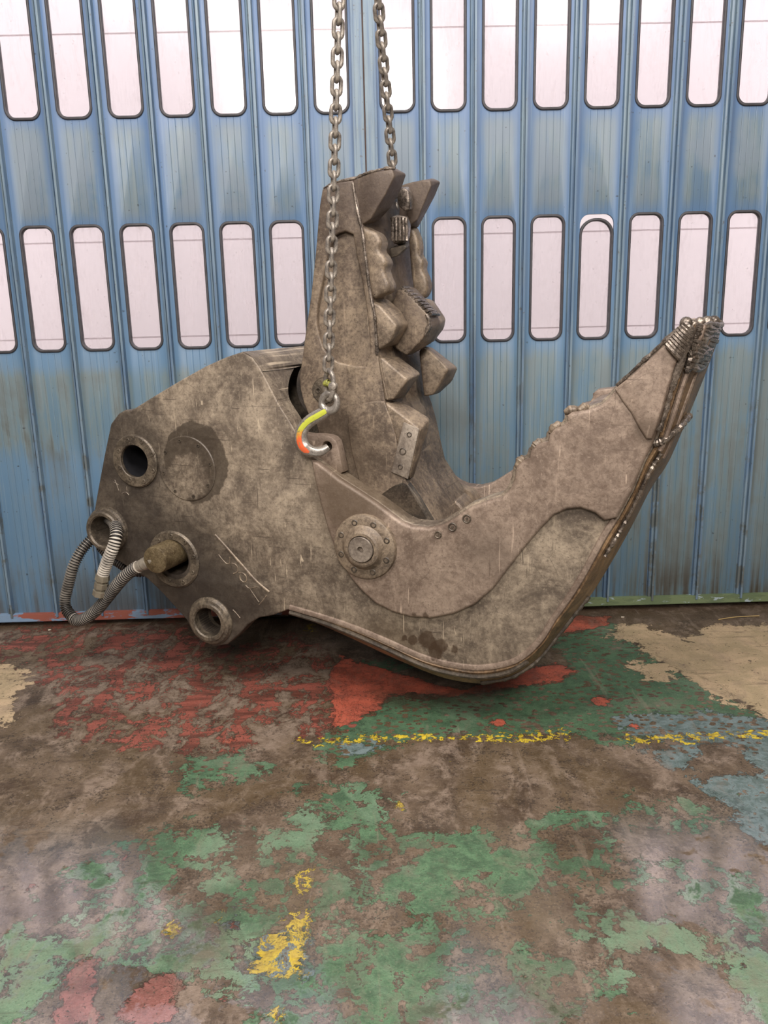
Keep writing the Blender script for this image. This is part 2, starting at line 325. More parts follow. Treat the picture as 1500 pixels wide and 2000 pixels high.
# ------------------------------------------------------------------ floor with its peeling paint
def floor():
    x0, x1, y0, y1, st = -3.6, 3.8, .6, 4.9, .02
    nx, ny = int((x1-x0)/st)+1, int((y1-y0)/st)+1
    xs = np.linspace(x0, x1, nx); ys = np.linspace(y0, y1, ny); GX, GY = np.meshgrid(xs, ys)
    def sdf(poly):
        P = np.array([on_floor(*p)[:2] for p in poly]); best = np.full(GX.shape, 1e9); ins = np.zeros(GX.shape, bool)
        for i in range(len(P)):
            a, b = P[i], P[(i+1) % len(P)]; d = b-a
            t = np.clip(((GX-a[0])*d[0]+(GY-a[1])*d[1])/(d@d+1e-12), 0, 1)
            best = np.minimum(best, np.hypot(GX-a[0]-t*d[0], GY-a[1]-t*d[1]))
            c = ((a[1] > GY) != (b[1] > GY)); 
            with np.errstate(divide='ignore', invalid='ignore'): xi = (b[0]-a[0])*(GY-a[1])/(b[1]-a[1])+a[0]
            ins ^= c & (GX < xi)
        return np.where(ins, best, -best)
    def ell(x, y, rx, ry, n=10): return [(x+rx*math.cos(6.2832*i/n), y+ry*math.sin(6.2832*i/n)) for i in range(n)]
    def layer(polys):
        m = np.full(GX.shape, -1.0)
        for p in polys: m = np.maximum(m, sdf(p))
        return np.clip(m, -.15, .15)/.15
    Lr = {}
    Lr['red'] = layer([
        [(-300, 1226), (330, 1214), (470, 1262), (560, 1236), (640, 1280), (700, 1300), (740, 1395), (640, 1440), (600, 1440), (560, 1400), (470, 1470), (250, 1460), (120, 1440), (90, 1330), (-300, 1320)]])
    Lr['orange'] = layer([
        [(660, 1270), (720, 1296), (900, 1345), (1050, 1300), (1090, 1290), (1132, 1312), (1095, 1332), (1000, 1346), (880, 1362), (760, 1358), (745, 1392), (640, 1430), (640, 1330)],
        [(1100, 1200), (1200, 1203), (1190, 1222), (1120, 1238), (1090, 1235)], ell(972, 1412, 20, 10), ell(1175, 1370, 24, 14), ell(1240, 1417, 18, 7), ell(1130, 1428, 9, 9), ell(448, 1448, 18, 8), ell(465, 1744+0, 1, 1),
        [(105, 2010), (112, 1925), (145, 1865), (198, 1860), (214, 1905), (200, 1960), (195, 2010)], [(215, 2010), (235, 1935), (285, 1895), (350, 1888), (366, 1935), (345, 1965), (355, 2010)],
        ell(12, 1735, 12, 11), ell(52, 1732, 12, 10), ell(285, 1892, 10, 10), ell(163, 1800, 8, 6), ell(440, 1962, 12, 14), ell(200, 1735, 8, 5), ell(195, 1806, 9, 12),
        [(415, 1780), (450, 1775), (472, 1800), (462, 1840), (445, 1820), (440, 1795)], [(200, 1712), (250, 1665), (235, 1700), (205, 1725)], ell(450, 1872, 24, 9), ell(330, 1815, 22, 18)])
    Lr['cream'] = layer([
        [(1188, 1236), (1235, 1218), (1290, 1238), (1340, 1252), (1380, 1228), (1520, 1222), (1900, 1220), (1900, 1500), (1500, 1400), (1440, 1374), (1360, 1330), (1300, 1300), (1245, 1262)],
        [(1240, 1300), (1300, 1290), (1310, 1320), (1280, 1338)], [(-300, 1298), (34, 1300), (46, 1330), (20, 1360), (12, 1410), (-300, 1410)]])
    Lr['yellow'] = layer([
        [(650, 1450), (652, 1441), (900, 1436), (900, 1446)], [(900, 1436), (1030, 1434), (1030, 1447), (900, 1448)], [(1030, 1428), (1110, 1427), (1111, 1446), (1034, 1449)], [(1200, 1442), (1500, 1428), (1800, 1420), (1800, 1432), (1500, 1440), (1250, 1450)], [(580, 1452), (580, 1446), (640, 1444), (640, 1450)],
        [(520, 1836), (552, 1840), (578, 1830), (586, 1860), (578, 1905), (560, 1915), (540, 1900), (505, 1892), (484, 1906), (505, 1868)],
        [(572, 1716), (600, 1700), (606, 1690), (608, 1726), (594, 1740), (578, 1736)], [(574, 1800), (584, 1778), (594, 1782), (588, 1830), (576, 1826)], [(556, 1788), (574, 1778), (574, 1786)],
        ell(541, 1980, 9, 16), ell(606, 1226, 8, 4), ell(880, 1488, 5, 3), ell(334, 1812, 10, 14), ell(430, 1788, 10, 7), ell(776, 1574, 5, 3)])
    Lr['green'] = layer([
        [(1090, 1262), (1160, 1226), (1190, 1224), (1245, 1264), (1300, 1300), (1370, 1336), (1480, 1398), (1560, 1430), (1400, 1436), (1200, 1432), (1100, 1428), (900, 1430), (700, 1440), (652, 1440), (680, 1405), (800, 1370), (900, 1366), (1010, 1348), (1120, 1328), (1140, 1312)],
        [(680, 1300), (760, 1290), (800, 1300), (740, 1312)], [(685, 1320), (750, 1318), (720, 1332)], [(650, 1455), (700, 1450), (740, 1456), (700, 1478), (668, 1500)],
        [(360, 1500), (480, 1480), (520, 1500), (400, 1530)], [(560, 1560), (640, 1540), (760, 1560), (700, 1600), (600, 1600)],
        [(250, 1655), (350, 1622), (470, 1620), (545, 1650), (600, 1650), (620, 1700), (680, 1700), (700, 1740), (640, 1800), (700, 1820), (760, 1860), (880, 1900), (900, 2010), (600, 2010), (540, 1960), (450, 1900), (400, 1880), (330, 1890), (230, 1900), (160, 1860), (60, 1940), (-20, 2010), (-300, 2010), (-200, 1900), (0, 1860), (130, 1800), (100, 1745)],
        [(700, 1640), (860, 1625), (990, 1650), (1010, 1620), (1180, 1610), (1200, 1680), (1320, 1690), (1440, 1720), (1420, 1750), (1300, 1740), (1190, 1720), (1100, 1760), (1000, 1780), (860, 1800), (800, 1760), (720, 1700)],
        [(760, 1850), (880, 1810), (1000, 1840), (1010, 1880), (960, 1910), (1010, 1950), (1060, 2010), (840, 2010), (760, 1950)], [(1120, 1760), (1250, 1780), (1330, 1830), (1240, 1850), (1140, 1830)], [(1390, 1730), (1600, 1760), (1700, 2010), (1490, 2010), (1450, 1900), (1410, 1830)],
        [(1060, 1870), (1200, 1880), (1190, 1930), (1080, 1960)], [(1230, 1560), (1380, 1560), (1420, 1600), (1280, 1610)]])
    Lr['teal'] = layer([
        [(1190, 1398), (1300, 1390), (1480, 1402), (1900, 1420), (1900, 1640), (1500, 1600), (1430, 1570), (1372, 1548), (1366, 1522), (1430, 1516), (1500, 1512), (1440, 1460), (1240, 1436)],
        [(1262, 1462), (1350, 1448), (1365, 1468), (1340, 1500), (1300, 1490)], [(1424, 1612), (1500, 1592), (1700, 1620), (1700, 1720), (1505, 1665), (1470, 1640)], [(660, 1450), (760, 1452), (720, 1472), (668, 1470)],
        [(470, 1850), (585, 1835), (592, 1900), (500, 1900)], ell(455, 1800, 14, 22)])
    Lr['wet'] = layer([[(-900, 1640), (350, 1610), (700, 1600), (1500, 1590), (2400, 1700), (2400, 2600), (-900, 2600)]])
    Lr['dark'] = layer([[(-300, 1205), (1600, 1175), (1600, 1208), (1200, 1212), (1000, 1216), (700, 1226), (300, 1226), (-300, 1240)], [(740, 1350), (900, 1342), (1000, 1340), (1010, 1352), (880, 1374), (760, 1378)],  # second patch paints the jaw's contact shadow into the floor colour
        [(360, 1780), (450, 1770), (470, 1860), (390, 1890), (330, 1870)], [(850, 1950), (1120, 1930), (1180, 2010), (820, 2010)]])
    me = bpy.data.meshes.new('floor')
    v = np.zeros((nx*ny, 3), np.float32); v[:, 0] = GX.ravel(); v[:, 1] = GY.ravel()
    idx = np.arange(nx*ny).reshape(ny, nx); q = np.stack([idx[:-1, :-1], idx[:-1, 1:], idx[1:, 1:], idx[1:, :-1]], -1).reshape(-1, 4)
    me.from_pydata(v.tolist(), [], q.tolist())
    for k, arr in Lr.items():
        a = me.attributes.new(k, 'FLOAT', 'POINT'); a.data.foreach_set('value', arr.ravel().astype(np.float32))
    s = NT('peeling_workshop_floor_paint')
    n1 = s.noise(5, 9, .70, .5); n2 = s.noise(19, 8, .72, .4); n3 = s.noise(1.7, 5, .6, .8); n4 = s.noise(75, 6, .75); n5 = s.noise(1, 9, .72, .8, s.mapv(scale=(7, 4, 1), rot=(0, 0, -.5)))
    n6 = s.noise(9, 8, .72, .3, s.mapv(loc=(9, 4, 0))); n7 = s.noise(2.6, 6, .65, .5, s.mapv(loc=(2, 8, 0)))
    stre = s.noise(1, 7, .68, .4, s.mapv(scale=(3, 12, 1), rot=(0, 0, .12)))
    def thr(v, a, b=None, lo=0, hi=1): return s.ramp(v, a, b or a+.03, lo, hi)
    def add(*t):
        o_ = None
        for k, v in t:
            q = s.math('MULTIPLY', v, k); o_ = q if o_ is None else s.math('ADD', o_, q)
        return o_
    far = s.ramp(s.sep()[1], 2.75, 2.95)
    br = s.mix(s.ramp(add((.6, n1), (.4, n4)), .40, .60), srgb(66, 52, 40), srgb(110, 94, 78)); br = s.mix(s.ramp(add((.6, n5), (.4, n2)), .47, .62), br, srgb(136, 120, 106))
    br = s.mix(s.ramp(n3, .40, .55, .6, 0), br, srgb(82, 66, 42))
    br = s.mix(thr(add((.6, n4), (.4, n6)), .535, .56, 0, .75), br, srgb(44, 34, 26)); br = s.mix(thr(add((.5, n4), (.5, n2)), .38, .41, .45, 0), br, srgb(150, 136, 120))
    br = s.mix(thr(n7, .60, .66, 0, .7), br, srgb(60, 44, 30))
    c = br; hgt = s.math('MULTIPLY', n1, .3)
    cell = s.vor(26, s.mapv(scale=(1, 1.35, 1)), 'F1')
    dotm = s.ramp(s.math('ADD', cell, s.math('MULTIPLY', s.math('SUBTRACT', n2, .5), .6)), .35, .39)
    def lay(c, key, col, amp, amp2, bias=0.0, gaps=None, edge_=.55):
        nonlocal hgt
        a = s.attr(key).outputs['Fac']
        f = s.math('ADD', a, s.math('ADD', s.math('MULTIPLY', s.math('SUBTRACT', n1, .5), amp), s.math('MULTIPLY', s.math('SUBTRACT', add((.7, n2), (.3, n4)), .5), amp2)))
        f = s.math('ADD', f, bias)
        if gaps is not None: f = s.math('MINIMUM', f, gaps)
        m = s.ramp(f, -.02, .02)
        hgt = s.math('ADD', hgt, s.math('MULTIPLY', m, .6))
        edge = s.math('MULTIPLY', s.ramp(f, -.10, -.005), s.ramp(f, .0, .05, 1, 0))
        c = s.mix(s.math('MULTIPLY', edge, edge_), c, srgb(38, 32, 24))
        return s.mix(m, c, col), m
    def gap(v, t, k=6.0): return s.math('MULTIPLY', s.math('SUBTRACT', t, v), k)     # positive where v < t
    red = s.mix(s.ramp(stre, .38, .58), srgb(88, 50, 40), srgb(138, 76, 64)); red = s.mix(s.ramp(n4, .55, .65, 0, .5), red, srgb(84, 56, 44))
    c, mr = lay(c, 'red', red, 3.0, 2.4, .12, gap(add((.5, n5), (.3, n2), (.2, n4)), .490))
    grn = s.mix(s.ramp(add((.5, n2), (.5, n6)), .40, .60), srgb(60, 86, 64), srgb(88, 122, 90)); grn = s.mix(s.ramp(n3, .48, .62, 0, .7), grn, srgb(114, 138, 114)); grn = s.mix(s.ramp(n4, .55, .66, 0, .5), grn, srgb(56, 72, 54))
    grn = s.mix(s.math('MULTIPLY', far, .45), grn, srgb(58, 80, 60))
    gg = s.mix(far, gap(add((.45, n6), (.3, n7), (.25, n2)), .508), s.math('SUBTRACT', dotm, .4))
    c, mg = lay(c, 'green', grn, 3.0, 2.2, .30, gg)
    c, mt = lay(c, 'teal', s.mix(s.ramp(n2, .4, .6), srgb(78, 94, 92), srgb(106, 122, 124)), 2.2, 1.6, 0, s.mix(far, gap(n2, .60), s.math('SUBTRACT', dotm, .35)))
    c, mc = lay(c, 'cream', s.mix(s.ramp(n1, .4, .65), srgb(160, 142, 112), srgb(184, 160, 130)), 2.6, 2.4, .1, gap(add((.5, n4), (.5, n2)), .585))
    c, mo = lay(c, 'orange', s.mix(far, s.mix(s.ramp(n6, .38, .6), srgb(108, 66, 58), srgb(142, 88, 80)), s.mix(s.ramp(n6, .35, .6), srgb(134, 70, 56), srgb(172, 86, 66))), 1.0, 1.2, -.1, gap(n4, .60))
    c, my = lay(c, 'yellow', s.mix(s.ramp(n2, .4, .6), srgb(172, 146, 42), srgb(206, 182, 50)), 1.1, 1.6, .05, s.mix(far, gap(n2, .54), gap(add((.6, s.noise(30, 4, .6)), (.4, n4)), .490)), .3)
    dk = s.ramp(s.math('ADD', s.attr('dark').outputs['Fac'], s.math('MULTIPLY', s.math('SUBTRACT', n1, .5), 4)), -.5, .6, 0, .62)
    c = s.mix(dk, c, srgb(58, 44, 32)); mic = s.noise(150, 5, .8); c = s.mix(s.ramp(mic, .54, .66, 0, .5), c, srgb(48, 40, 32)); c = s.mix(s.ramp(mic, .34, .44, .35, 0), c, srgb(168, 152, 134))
    # grime film and skid streaks
    c = s.mix(s.ramp(add((.6, n5), (.4, n3)), .50, .64, 0, .45), c, srgb(116, 100, 88)); c = s.mix(s.ramp(s.noise(1, 7, .72, .5, s.mapv(scale=(2.5, 26, 1), rot=(0, 0, -1.0))), .57, .66, 0, .45), c, srgb(60, 50, 40))
    c = s.mix(s.ramp(s.noise(1, 6, .7, .3, s.mapv(scale=(14, 1.6, 1), rot=(0, 0, .35))), .58, .68, 0, .3), c, srgb(142, 126, 112))
    wet = s.ramp(s.attr('wet').outputs['Fac'], -1, 1)
    pud = s.ramp(add((.5, n7), (.5, n6)), .455, .49)
    rough = s.ramp(add((.5, n2), (.5, n4)), .35, .65, .42, .62)
    hb = s.math('ADD', hgt, s.math('ADD', s.math('MULTIPLY', n2, .5), s.math('MULTIPLY', n4, .25)))
    film = s.math('MULTIPLY', wet, s.math('ADD', .08, s.math('MULTIPLY', pud, .92)))
    fb = s.math('ADD', s.math('MULTIPLY', hgt, .35), s.math('ADD', s.math('MULTIPLY', n2, .35), s.math('MULTIPLY', n4, .10)))
    s.put(s.b.inputs['Coat Weight'], film); s.put(s.b.inputs['Coat Roughness'], s.ramp(n2, .40, .62, .015, .10)); s.b.inputs['Coat IOR'].default_value = 2.5
    s.put(s.b.inputs['Coat Normal'], s.bump(fb, .3, .0022))
    m = s.set(Base_Color=c, Roughness=rough, Normal=s.bump(hb, .8, .012), Specular_IOR_Level=.5)
    me.materials.append(m)
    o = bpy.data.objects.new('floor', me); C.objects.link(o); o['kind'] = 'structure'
    # plain concrete continues round the painted bay, out of the picture
    bm = bmesh.new(); X0, X1, Y0, Y1 = -7, 7, -6, 12
    for a, b, c_, d_ in ((X0, x0, Y0, Y1), (x1, X1, Y0, Y1), (x0, x1, Y0, y0), (x0, x1, y1, Y1)):
        vs = [bm.verts.new(p) for p in ((a, c_, 0), (b, c_, 0), (b, d_, 0), (a, d_, 0))]; bm.faces.new(vs)
    g = finish(bm, 'floor', plain('bare_concrete', srgb(96, 84, 70), .6, sc=4), None); g['kind'] = 'structure'
floor()

# ------------------------------------------------------------------ hall shell (behind and beside the camera)
def shell():
    mw = plain('plastered_hall_wall', srgb(176, 170, 160), .8, sc=2); mc = plain('hall_roof_sheet', srgb(150, 148, 144), .8, sc=2)
    for nm, lo, hi, m in (('wall_left', (-6.6, -6, 0), (-6.4, 4.7, 6), mw), ('wall_right', (6.4, -6, 0), (6.6, 4.7, 6), mw), ('wall_rear', (-6.4, -6.2, 0), (6.4, -6, 6), mw), ('ceiling', (-6.6, -6.2, 6), (6.6, 4.7, 6.2), mc)):
        bm = bmesh.new(); box(bm, lo, hi); o = finish(bm, nm, m, smooth=False); o['kind'] = 'structure'
    # wall round the folding gate
    xa, xb = XL0-5.5*PL, XR0+11.5*PL
    bm = bmesh.new(); box(bm, (-6.4, 4.5, 0), (xa-.002, 4.7, 6)); box(bm, (xb+.002, 4.5, 0), (6.4, 4.7, 6)); box(bm, (xa-.002, 4.5, 3.80), (xb+.002, 4.7, 6))
    o = finish(bm, 'wall_front', mw, smooth=False); o['kind'] = 'structure'
shell()

# ------------------------------------------------------------------ folding gate, two leaves
def build_panel(name, cx, m, parent, slipped=False):
    z0, z1 = .055, 3.78; ww = .178; g = .0065
    bm = bmesh.new()
    oz = .0
    holes = [rrect(cx, ZB2-.012, ZT2+.012, ww, .050), rrect(cx, ZR1-.012, 3.50, ww, .050)]
    prism(bm, [(cx-PL/2+.012, z0), (cx+PL/2-.012, z0), (cx+PL/2-.012, z1), (cx-PL/2+.012, z1)], YD-.004, YD+.014, holes, .0015)
    p = finish(bm, 'door_panel', m, parent)
    for k, (a, b) in enumerate(((ZB2-.012, ZT2+.012), (ZR1-.012, 3.50))):
        sl = slipped and k == 0
        rt = .083 if sl else .050; dz = .024 if sl else 0
        cxx = cx - (.002 if sl else 0)
        bm = bmesh.new(); wo = ww - .004 - (.002 if sl else 0)
        prism(bm, rrect(cxx, a-.004, b+.004-dz, wo+.008, .054, rt, 10), YD-.012, YD+.020, [rrect(cxx, a+g+.004, b-g-.004-dz, wo-.018, .043, rt-.011, 10)], .005, 3)
        gk = finish(bm, 'window_gasket', M_rubber, p)
        bm = bmesh.new(); prism(bm, rrect(cxx, a+.004, b-.004-dz, wo-.012, .046, rt-.008, 10), YD+.003, YD+.007)
        finish(bm, 'window_pane', M_pane, p)
    return p
def rib(x, parent, m=M_rib, w_=.030):
    # folded seam between two sheets: shallow flange, raised nose, second flange
    prof = [(-.030, .000), (-.022, -.005), (-.018, -.020), (-.010, -.024), (-.007, -.016), (-.003, -.016), (-.001, -.036), (.010, -.036), (.013, -.004), (.030, .0)]
    bm = bmesh.new(); rings = []
    for z in (.055, 3.78): rings.append([bm.verts.new((x+a, YD+b, z)) for a, b in prof+[(.030, .014), (-.030, .014)]])
    n = len(rings[0])
    for i in range(n): bm.faces.new((rings[0][i], rings[0][(i+1) % n], rings[1][(i+1) % n], rings[1][i]))
    bm.faces.new(rings[0]); bm.faces.new(rings[1][::-1])
    return finish(bm, 'folded_rib', m, parent, smooth=False)
XG0, XG1 = XL0+6.5*PL, XR0-1.5*PL
def leaf(name, x0, cols, m, label):
    e = empty(name, (0, 0, 0)); e['kind'] = 'structure'; e['label'] = label
    for i in cols: build_panel('p', x0+i*PL, m, e, slipped=(name == 'door_2' and i == 3))
    return e
d1 = leaf('door_1', XL0, range(-5, 7), M_left, 'left leaf of the blue folding workshop gate')
d2 = leaf('door_2', XR0, range(-1, 12), M_right, 'right leaf of the blue folding workshop gate')
for i in range(-5, 6): rib(XL0+(i+.5)*PL, d1)
for i in range(-1, 11): rib(XR0+(i+.5)*PL, d2)
def stile(x0, x1, parent):
    bm = bmesh.new(); box(bm, (x0, YD-.022, .05), (x1, YD+.02, 3.78))
    bmesh.ops.bevel(bm, geom=list(bm.edges), offset=.003, segments=2, affect='EDGES'); finish(bm, 'meeting_stile', M_rib, parent)
    bm = bmesh.new(); xc = (x0 if x1 < .02 else x1); box(bm, (xc-.006, YD-.028, .05), (xc+.006, YD-.01, 3.78)); bmesh.ops.bevel(bm, geom=list(bm.edges), offset=.002, segments=2, affect='EDGES'); finish(bm, 'stile_bead', M_rib, parent)
GC = (XG0+XG1)/2-.001
stile(XG0-.018, GC-.004, d1); stile(GC+.004, XG1+.018, d2)
bm = bmesh.new(); box(bm, (GC-.004, YD-.010, .05), (GC+.004, YD+.02, 3.78)); finish(bm, 'gap_seal', plain('rusty_brown_seal', srgb(74, 56, 50), .7), d1)
def rail(x0, x1, m, parent):
    bm = bmesh.new(); box(bm, (x0, YD-.030, .027), (x1, YD+.03, .076)); bmesh.ops.bevel(bm, geom=list(bm.edges), offset=.004, segments=2, affect='EDGES'); finish(bm, 'bottom_rail', m, parent)
rail(XL0-5.5*PL, GC-.002, M_railL, d1); rail(GC+.002, XR0+11.5*PL, M_railR, d2)
bm = bmesh.new(); box(bm, (XL0-5.5*PL, YD+.045, 0), (XR0+11.5*PL, YD+.10, .12)); o = finish(bm, 'gap_blocker_1', plain('dark_gap_blocker', srgb(30, 27, 25), .8), smooth=False); o['kind'] = 'structure'  # dark box added behind the rail to block yard light, keeps the gap black
# white sectional cladding of the building across the yard
def yard():
    s = NT('white_cladding'); n_ = s.noise(2, 3)
    m = s.set(Base_Color=s.mix(n_, (.80, .74, .75), (.84, .78, .79)), Roughness=.6)
    YB = 9.0; za, zb = on_y(750, 461, YB).z, on_y(750, 648, YB).z; h = za-zb; z = zb-3*h; k = 0
    bm = bmesh.new()
    while z < 8:
        lo = max(z, 0)
        if z+h > 0: box(bm, (-9, YB, lo+.008), (11, YB+.05, z+h-.008))
        z += h
    box(bm, (-9, YB+.02, 0), (11, YB+.1, z))
    o = finish(bm, 'wall_across_yard', m, smooth=False); o['kind'] = 'structure'
yard()

# ------------------------------------------------------------------ the crusher
CR = empty('demolition_crusher', ORG, -TH)
CR['label'] = 'large worn brown steel demolition crusher with open toothed jaws hanging from two chains'; CR['category'] = 'demolition crusher'
T = .68; TJ = .85
HOLES = {'A': (266, 900, 31, 51), 'B': (212, 1034, 28, 44), 'C': (340, 1092, 30, 55), 'D': (412, 1212, 27, 46)}
body_left = [(473, 687), (440, 698), (400, 716), (350, 744), (300, 774), (255, 802), (243, 801), (231, 808), (216, 828), (203, 890), (190, 960), (184, 995), (181, 1020), (184, 1045), (192, 1065), (204, 1080),
             (252, 1109), (288, 1131), (318, 1160), (345, 1190), (364, 1211), (376, 1235), (392, 1251), (417, 1263), (444, 1259), (466, 1240), (484, 1220), (505, 1207), (533, 1202), (560, 1192), (578, 1190)]
NL = [(578, 1190), (640, 1211), (700, 1232), (760, 1258), (820, 1286), (871, 1301), (932, 1310), (993, 1301), (1030, 1283), (1064, 1249), (1085, 1213), (1116, 1172), (1147, 1122), (1183, 1056), (1208, 1015), (1238, 960), (1262, 902), (1283, 864), (1292, 838), (1305, 790), (1312, 762), (1322, 728), (1335, 692), (1350, 655), (1357, 634)]
SL = [(578, 1200), (640, 1226), (700, 1253), (760, 1281), (830, 1311), (880, 1327), (940, 1335), (990, 1327), (1024, 1310), (1056, 1285), (1085, 1250), (1117, 1209), (1150, 1168), (1180, 1122), (1214, 1064), (1239, 1018), (1270, 957), (1300, 912), (1318, 876), (1344, 814), (1360, 775), (1376, 735), (1389, 700), (1402, 665), (1411, 634)]
tip_top = [(1346, 627), (1331, 630), (1319, 645), (1298, 666), (1262, 699), (1229, 729), (1202, 754), (1187, 772), (1172, 786), (1148, 795), (1130, 797), (1112, 799), (1102, 808), (1102, 817), (1095, 828), (1079, 832), (1067, 845), (1065, 857), (1046, 863), (1032, 876), (1028, 890), (1014, 897), (1002, 911), (999, 932), (992, 950), (978, 966), (955, 972), (917, 986), (886, 1006), (862, 1020), (836, 1026), (807, 1023), (788, 1015), (764, 997), (738, 978), (704, 956), (663, 930), (620, 897), (596, 880)]
body_right = [(586, 862), (577, 843), (564, 820), (553, 803), (542, 785), (533, 767), (520, 742), (507, 718), (492, 698)]
outline = body_left+NL[1:]+tip_top+body_right
outu = Ls(outline)
def hole_ring(key, dd=0.0):
    x, y, rp, _ = HOLES[key]; return circ(L(x, y), rad(x, y, rp))
hs = [hole_ring(k) for k in 'ABCD']
bm = bmesh.new(); prism(bm, outu, 0, .09, hs, .008, 3); near = finish(bm, 'near_side_plate', M_body, CR)
farb = Ls(body_left+[(600, 1196), (640, 1037), (560, 900), (500, 760)])
bm = bmesh.new(); prism(bm, farb, T-.09, T, hs, .008, 3); finish(bm, 'far_side_plate', M_body, CR)
farj = Ls([(473, 687), (470, 760), (520, 1000), (578, 1190)]+NL[1:]+tip_top+body_right)
bm = bmesh.new(); prism(bm, farj, TJ-.09, TJ, (), .008, 3); finish(bm, 'far_jaw_plate', M_jaw, CR)
# raised jaw cheek
cheek = [(607, 900), (615, 945), (627, 993), (640, 1037), (652, 1070), (667, 1103), (684, 1130), (704, 1154), (733, 1180), (765, 1196), (800, 1206), (840, 1209), (886, 1200), (926, 1182), (963, 1150), (993, 1110), (1024, 1070), (1055, 1033), (1082, 1006), (1108, 995), (1134, 993), (1162, 1003), (1180, 1018), (1205, 1012), (1234, 960), (1257, 902), (1277, 864), (1288, 832), (1300, 786), (1308, 760), (1318, 728), (1331, 692), (1345, 655), (1350, 642), (1331, 638), (1322, 651), (1302, 670), (1266, 703), (1233, 733), (1206, 758), (1191, 776), (1176, 790), (1150, 800), (1116, 806), (1107, 812), (1108, 822), (1099, 832), (1083, 838), (1072, 850), (1070, 862), (1050, 868), (1036, 880), (1033, 895), (1018, 902), (1007, 914), (1004, 936), (997, 954), (982, 971), (956, 977), (919, 991), (888, 1012), (863, 1026), (836, 1032), (805, 1029), (784, 1021), (760, 1003), (735, 984), (702, 962), (661, 936), (620, 903)]
bm = bmesh.new(); prism(bm, Ls(cheek, -.03), -.030, .01, (), .014, 4); finish(bm, 'jaw_cheek_plate', M_jaw, CR)
tipplate = [(1200, 760), (1214, 782), (1232, 806), (1248, 836), (1262, 858), (1274, 858), (1284, 830), (1297, 786), (1304, 760), (1314, 728), (1327, 692), (1341, 655), (1330, 642), (1304, 668), (1268, 702), (1235, 732)]
bm = bmesh.new(); prism(bm, Ls(tipplate, -.04), -.042, -.01, (), .008, 3); finish(bm, 'jaw_tip_plate', M_jaw, CR)
# rolled outer edge of the lower jaw
def resample(pts, n):
    P = [Vector(p) for p in pts]; cum = [0]
    for a, b in zip(P, P[1:]): cum.append(cum[-1]+(b-a).length)
    out = []; j = 0
    for i in range(n):
        t = cum[-1]*i/(n-1)
        while j < len(P)-2 and cum[j+1] < t: j += 1
        out.append(P[j].lerp(P[j+1], (t-cum[j])/max(1e-9, cum[j+1]-cum[j])))
    return out
ns = len(NL); bm = bmesh.new(); rings = []
for i, ((nx_, ny_), (sx, sy)) in enumerate(zip(NL, SL)):
    f = i/(ns-1); ds = .05+.27*max(0, min(1, (f-.30)/.35)); 
    a = V3(nx_, ny_, 0); b = V3(sx, sy, ds)
    mid1 = V3(nx_+(sx-nx_)*.18, ny_+(sy-ny_)*.18, -.004); m2 = V3(nx_+(sx-nx_)*.62, ny_+(sy-ny_)*.62, ds*.28)
    back = Vector((b.x, TJ-ds, b.z)); nb = Vector((a.x, TJ, a.z))
    inn = Vector((a.x-.03, .05, a.z+.03))
    rings.append([a, mid1, m2, b, back, nb])
sub = []
for k in range(6): sub.append(crom([r[k] for r in rings], 5))
vv = [[bm.verts.new(p) for p in row] for row in sub]
for k in range(5):
    for i in range(len(sub[0])-1): bm.faces.new((vv[k][i], vv[k][i+1], vv[k+1][i+1], vv[k+1][i]))
bm.faces.new([vv[k][-1] for k in range(6)]); 
bmesh.ops.subdivide_edges(bm, edges=[], cuts=1)
finish(bm, 'jaw_outer_shell', M_edge, CR, ang=28)
# solid nose of the lower jaw behind the cheek
nose = [(1005, 940), (1020, 905), (1050, 875), (1085, 842), (1120, 812), (1170, 800), (1230, 745), (1300, 680), (1335, 645), (1345, 655), (1325, 700), (1300, 770), (1275, 850), (1225, 960), (1170, 1050), (1090, 1170), (1030, 1250), (980, 1280), (1000, 1150)]
bm = bmesh.new(); prism(bm, Ls(nose), .05, TJ-.05, (), .01); finish(bm, 'jaw_core', M_jaw, CR)
# rim welded round the recessed band, and sheet edges inside
bm = bmesh.new()
rim = crom([V3(x, y, 0) for x, y in [(566, 1186), (640, 1208), (700, 1229), (760, 1254), (820, 1281), (871, 1296), (932, 1304), (990, 1296), (1026, 1278), (1058, 1245), (1080, 1210), (1110, 1168), (1141, 1118), (1176, 1052), (1200, 1014)]], 6)
tube(bm, rim, .013, 8, flat=((0, 1, 0), .7)); finish(bm, 'edge_rim', M_jaw, CR)
bm = bmesh.new()
rim = crom([V3(x, y, -.002) for x, y in [(566, 1196), (640, 1219), (700, 1243), (760, 1270), (825, 1299), (875, 1314), (935, 1322), (990, 1314), (1030, 1292)]], 6)
tube(bm, rim, .010, 8); finish(bm, 'edge_rim', M_dark, CR)
# inner closing plates of the body
bm = bmesh.new()
def sheet(bm, pts, d0, d1, th=.03, side=1):
    P = [Vector(p) for p in Ls(pts)]; Q = []
    for i, p in enumerate(P):
        t = (P[min(i+1, len(P)-1)]-P[max(i-1, 0)]).normalized(); Q.append(p+Vector((-t.y, t.x))*th*side)
    ring = [tuple(p) for p in P]+[tuple(q) for q in reversed(Q)]; prism(bm, ring, d0, d1, (), 0)
sheet(bm, [(473, 690), (400, 719), (300, 777), (250, 806)], .05, T-.05, .03, 1)
sheet(bm, [(588, 1190), (640, 1206), (700, 1226), (760, 1250), (820, 1278), (871, 1294), (932, 1302), (993, 1294)], .05, TJ-.05, .03, 1)
sheet(bm, [(330, 760), (400, 900), (450, 1060), (560, 1180)], .05, T-.05, .03, 1)
finish(bm, 'inner_web_plate', M_inside, CR)
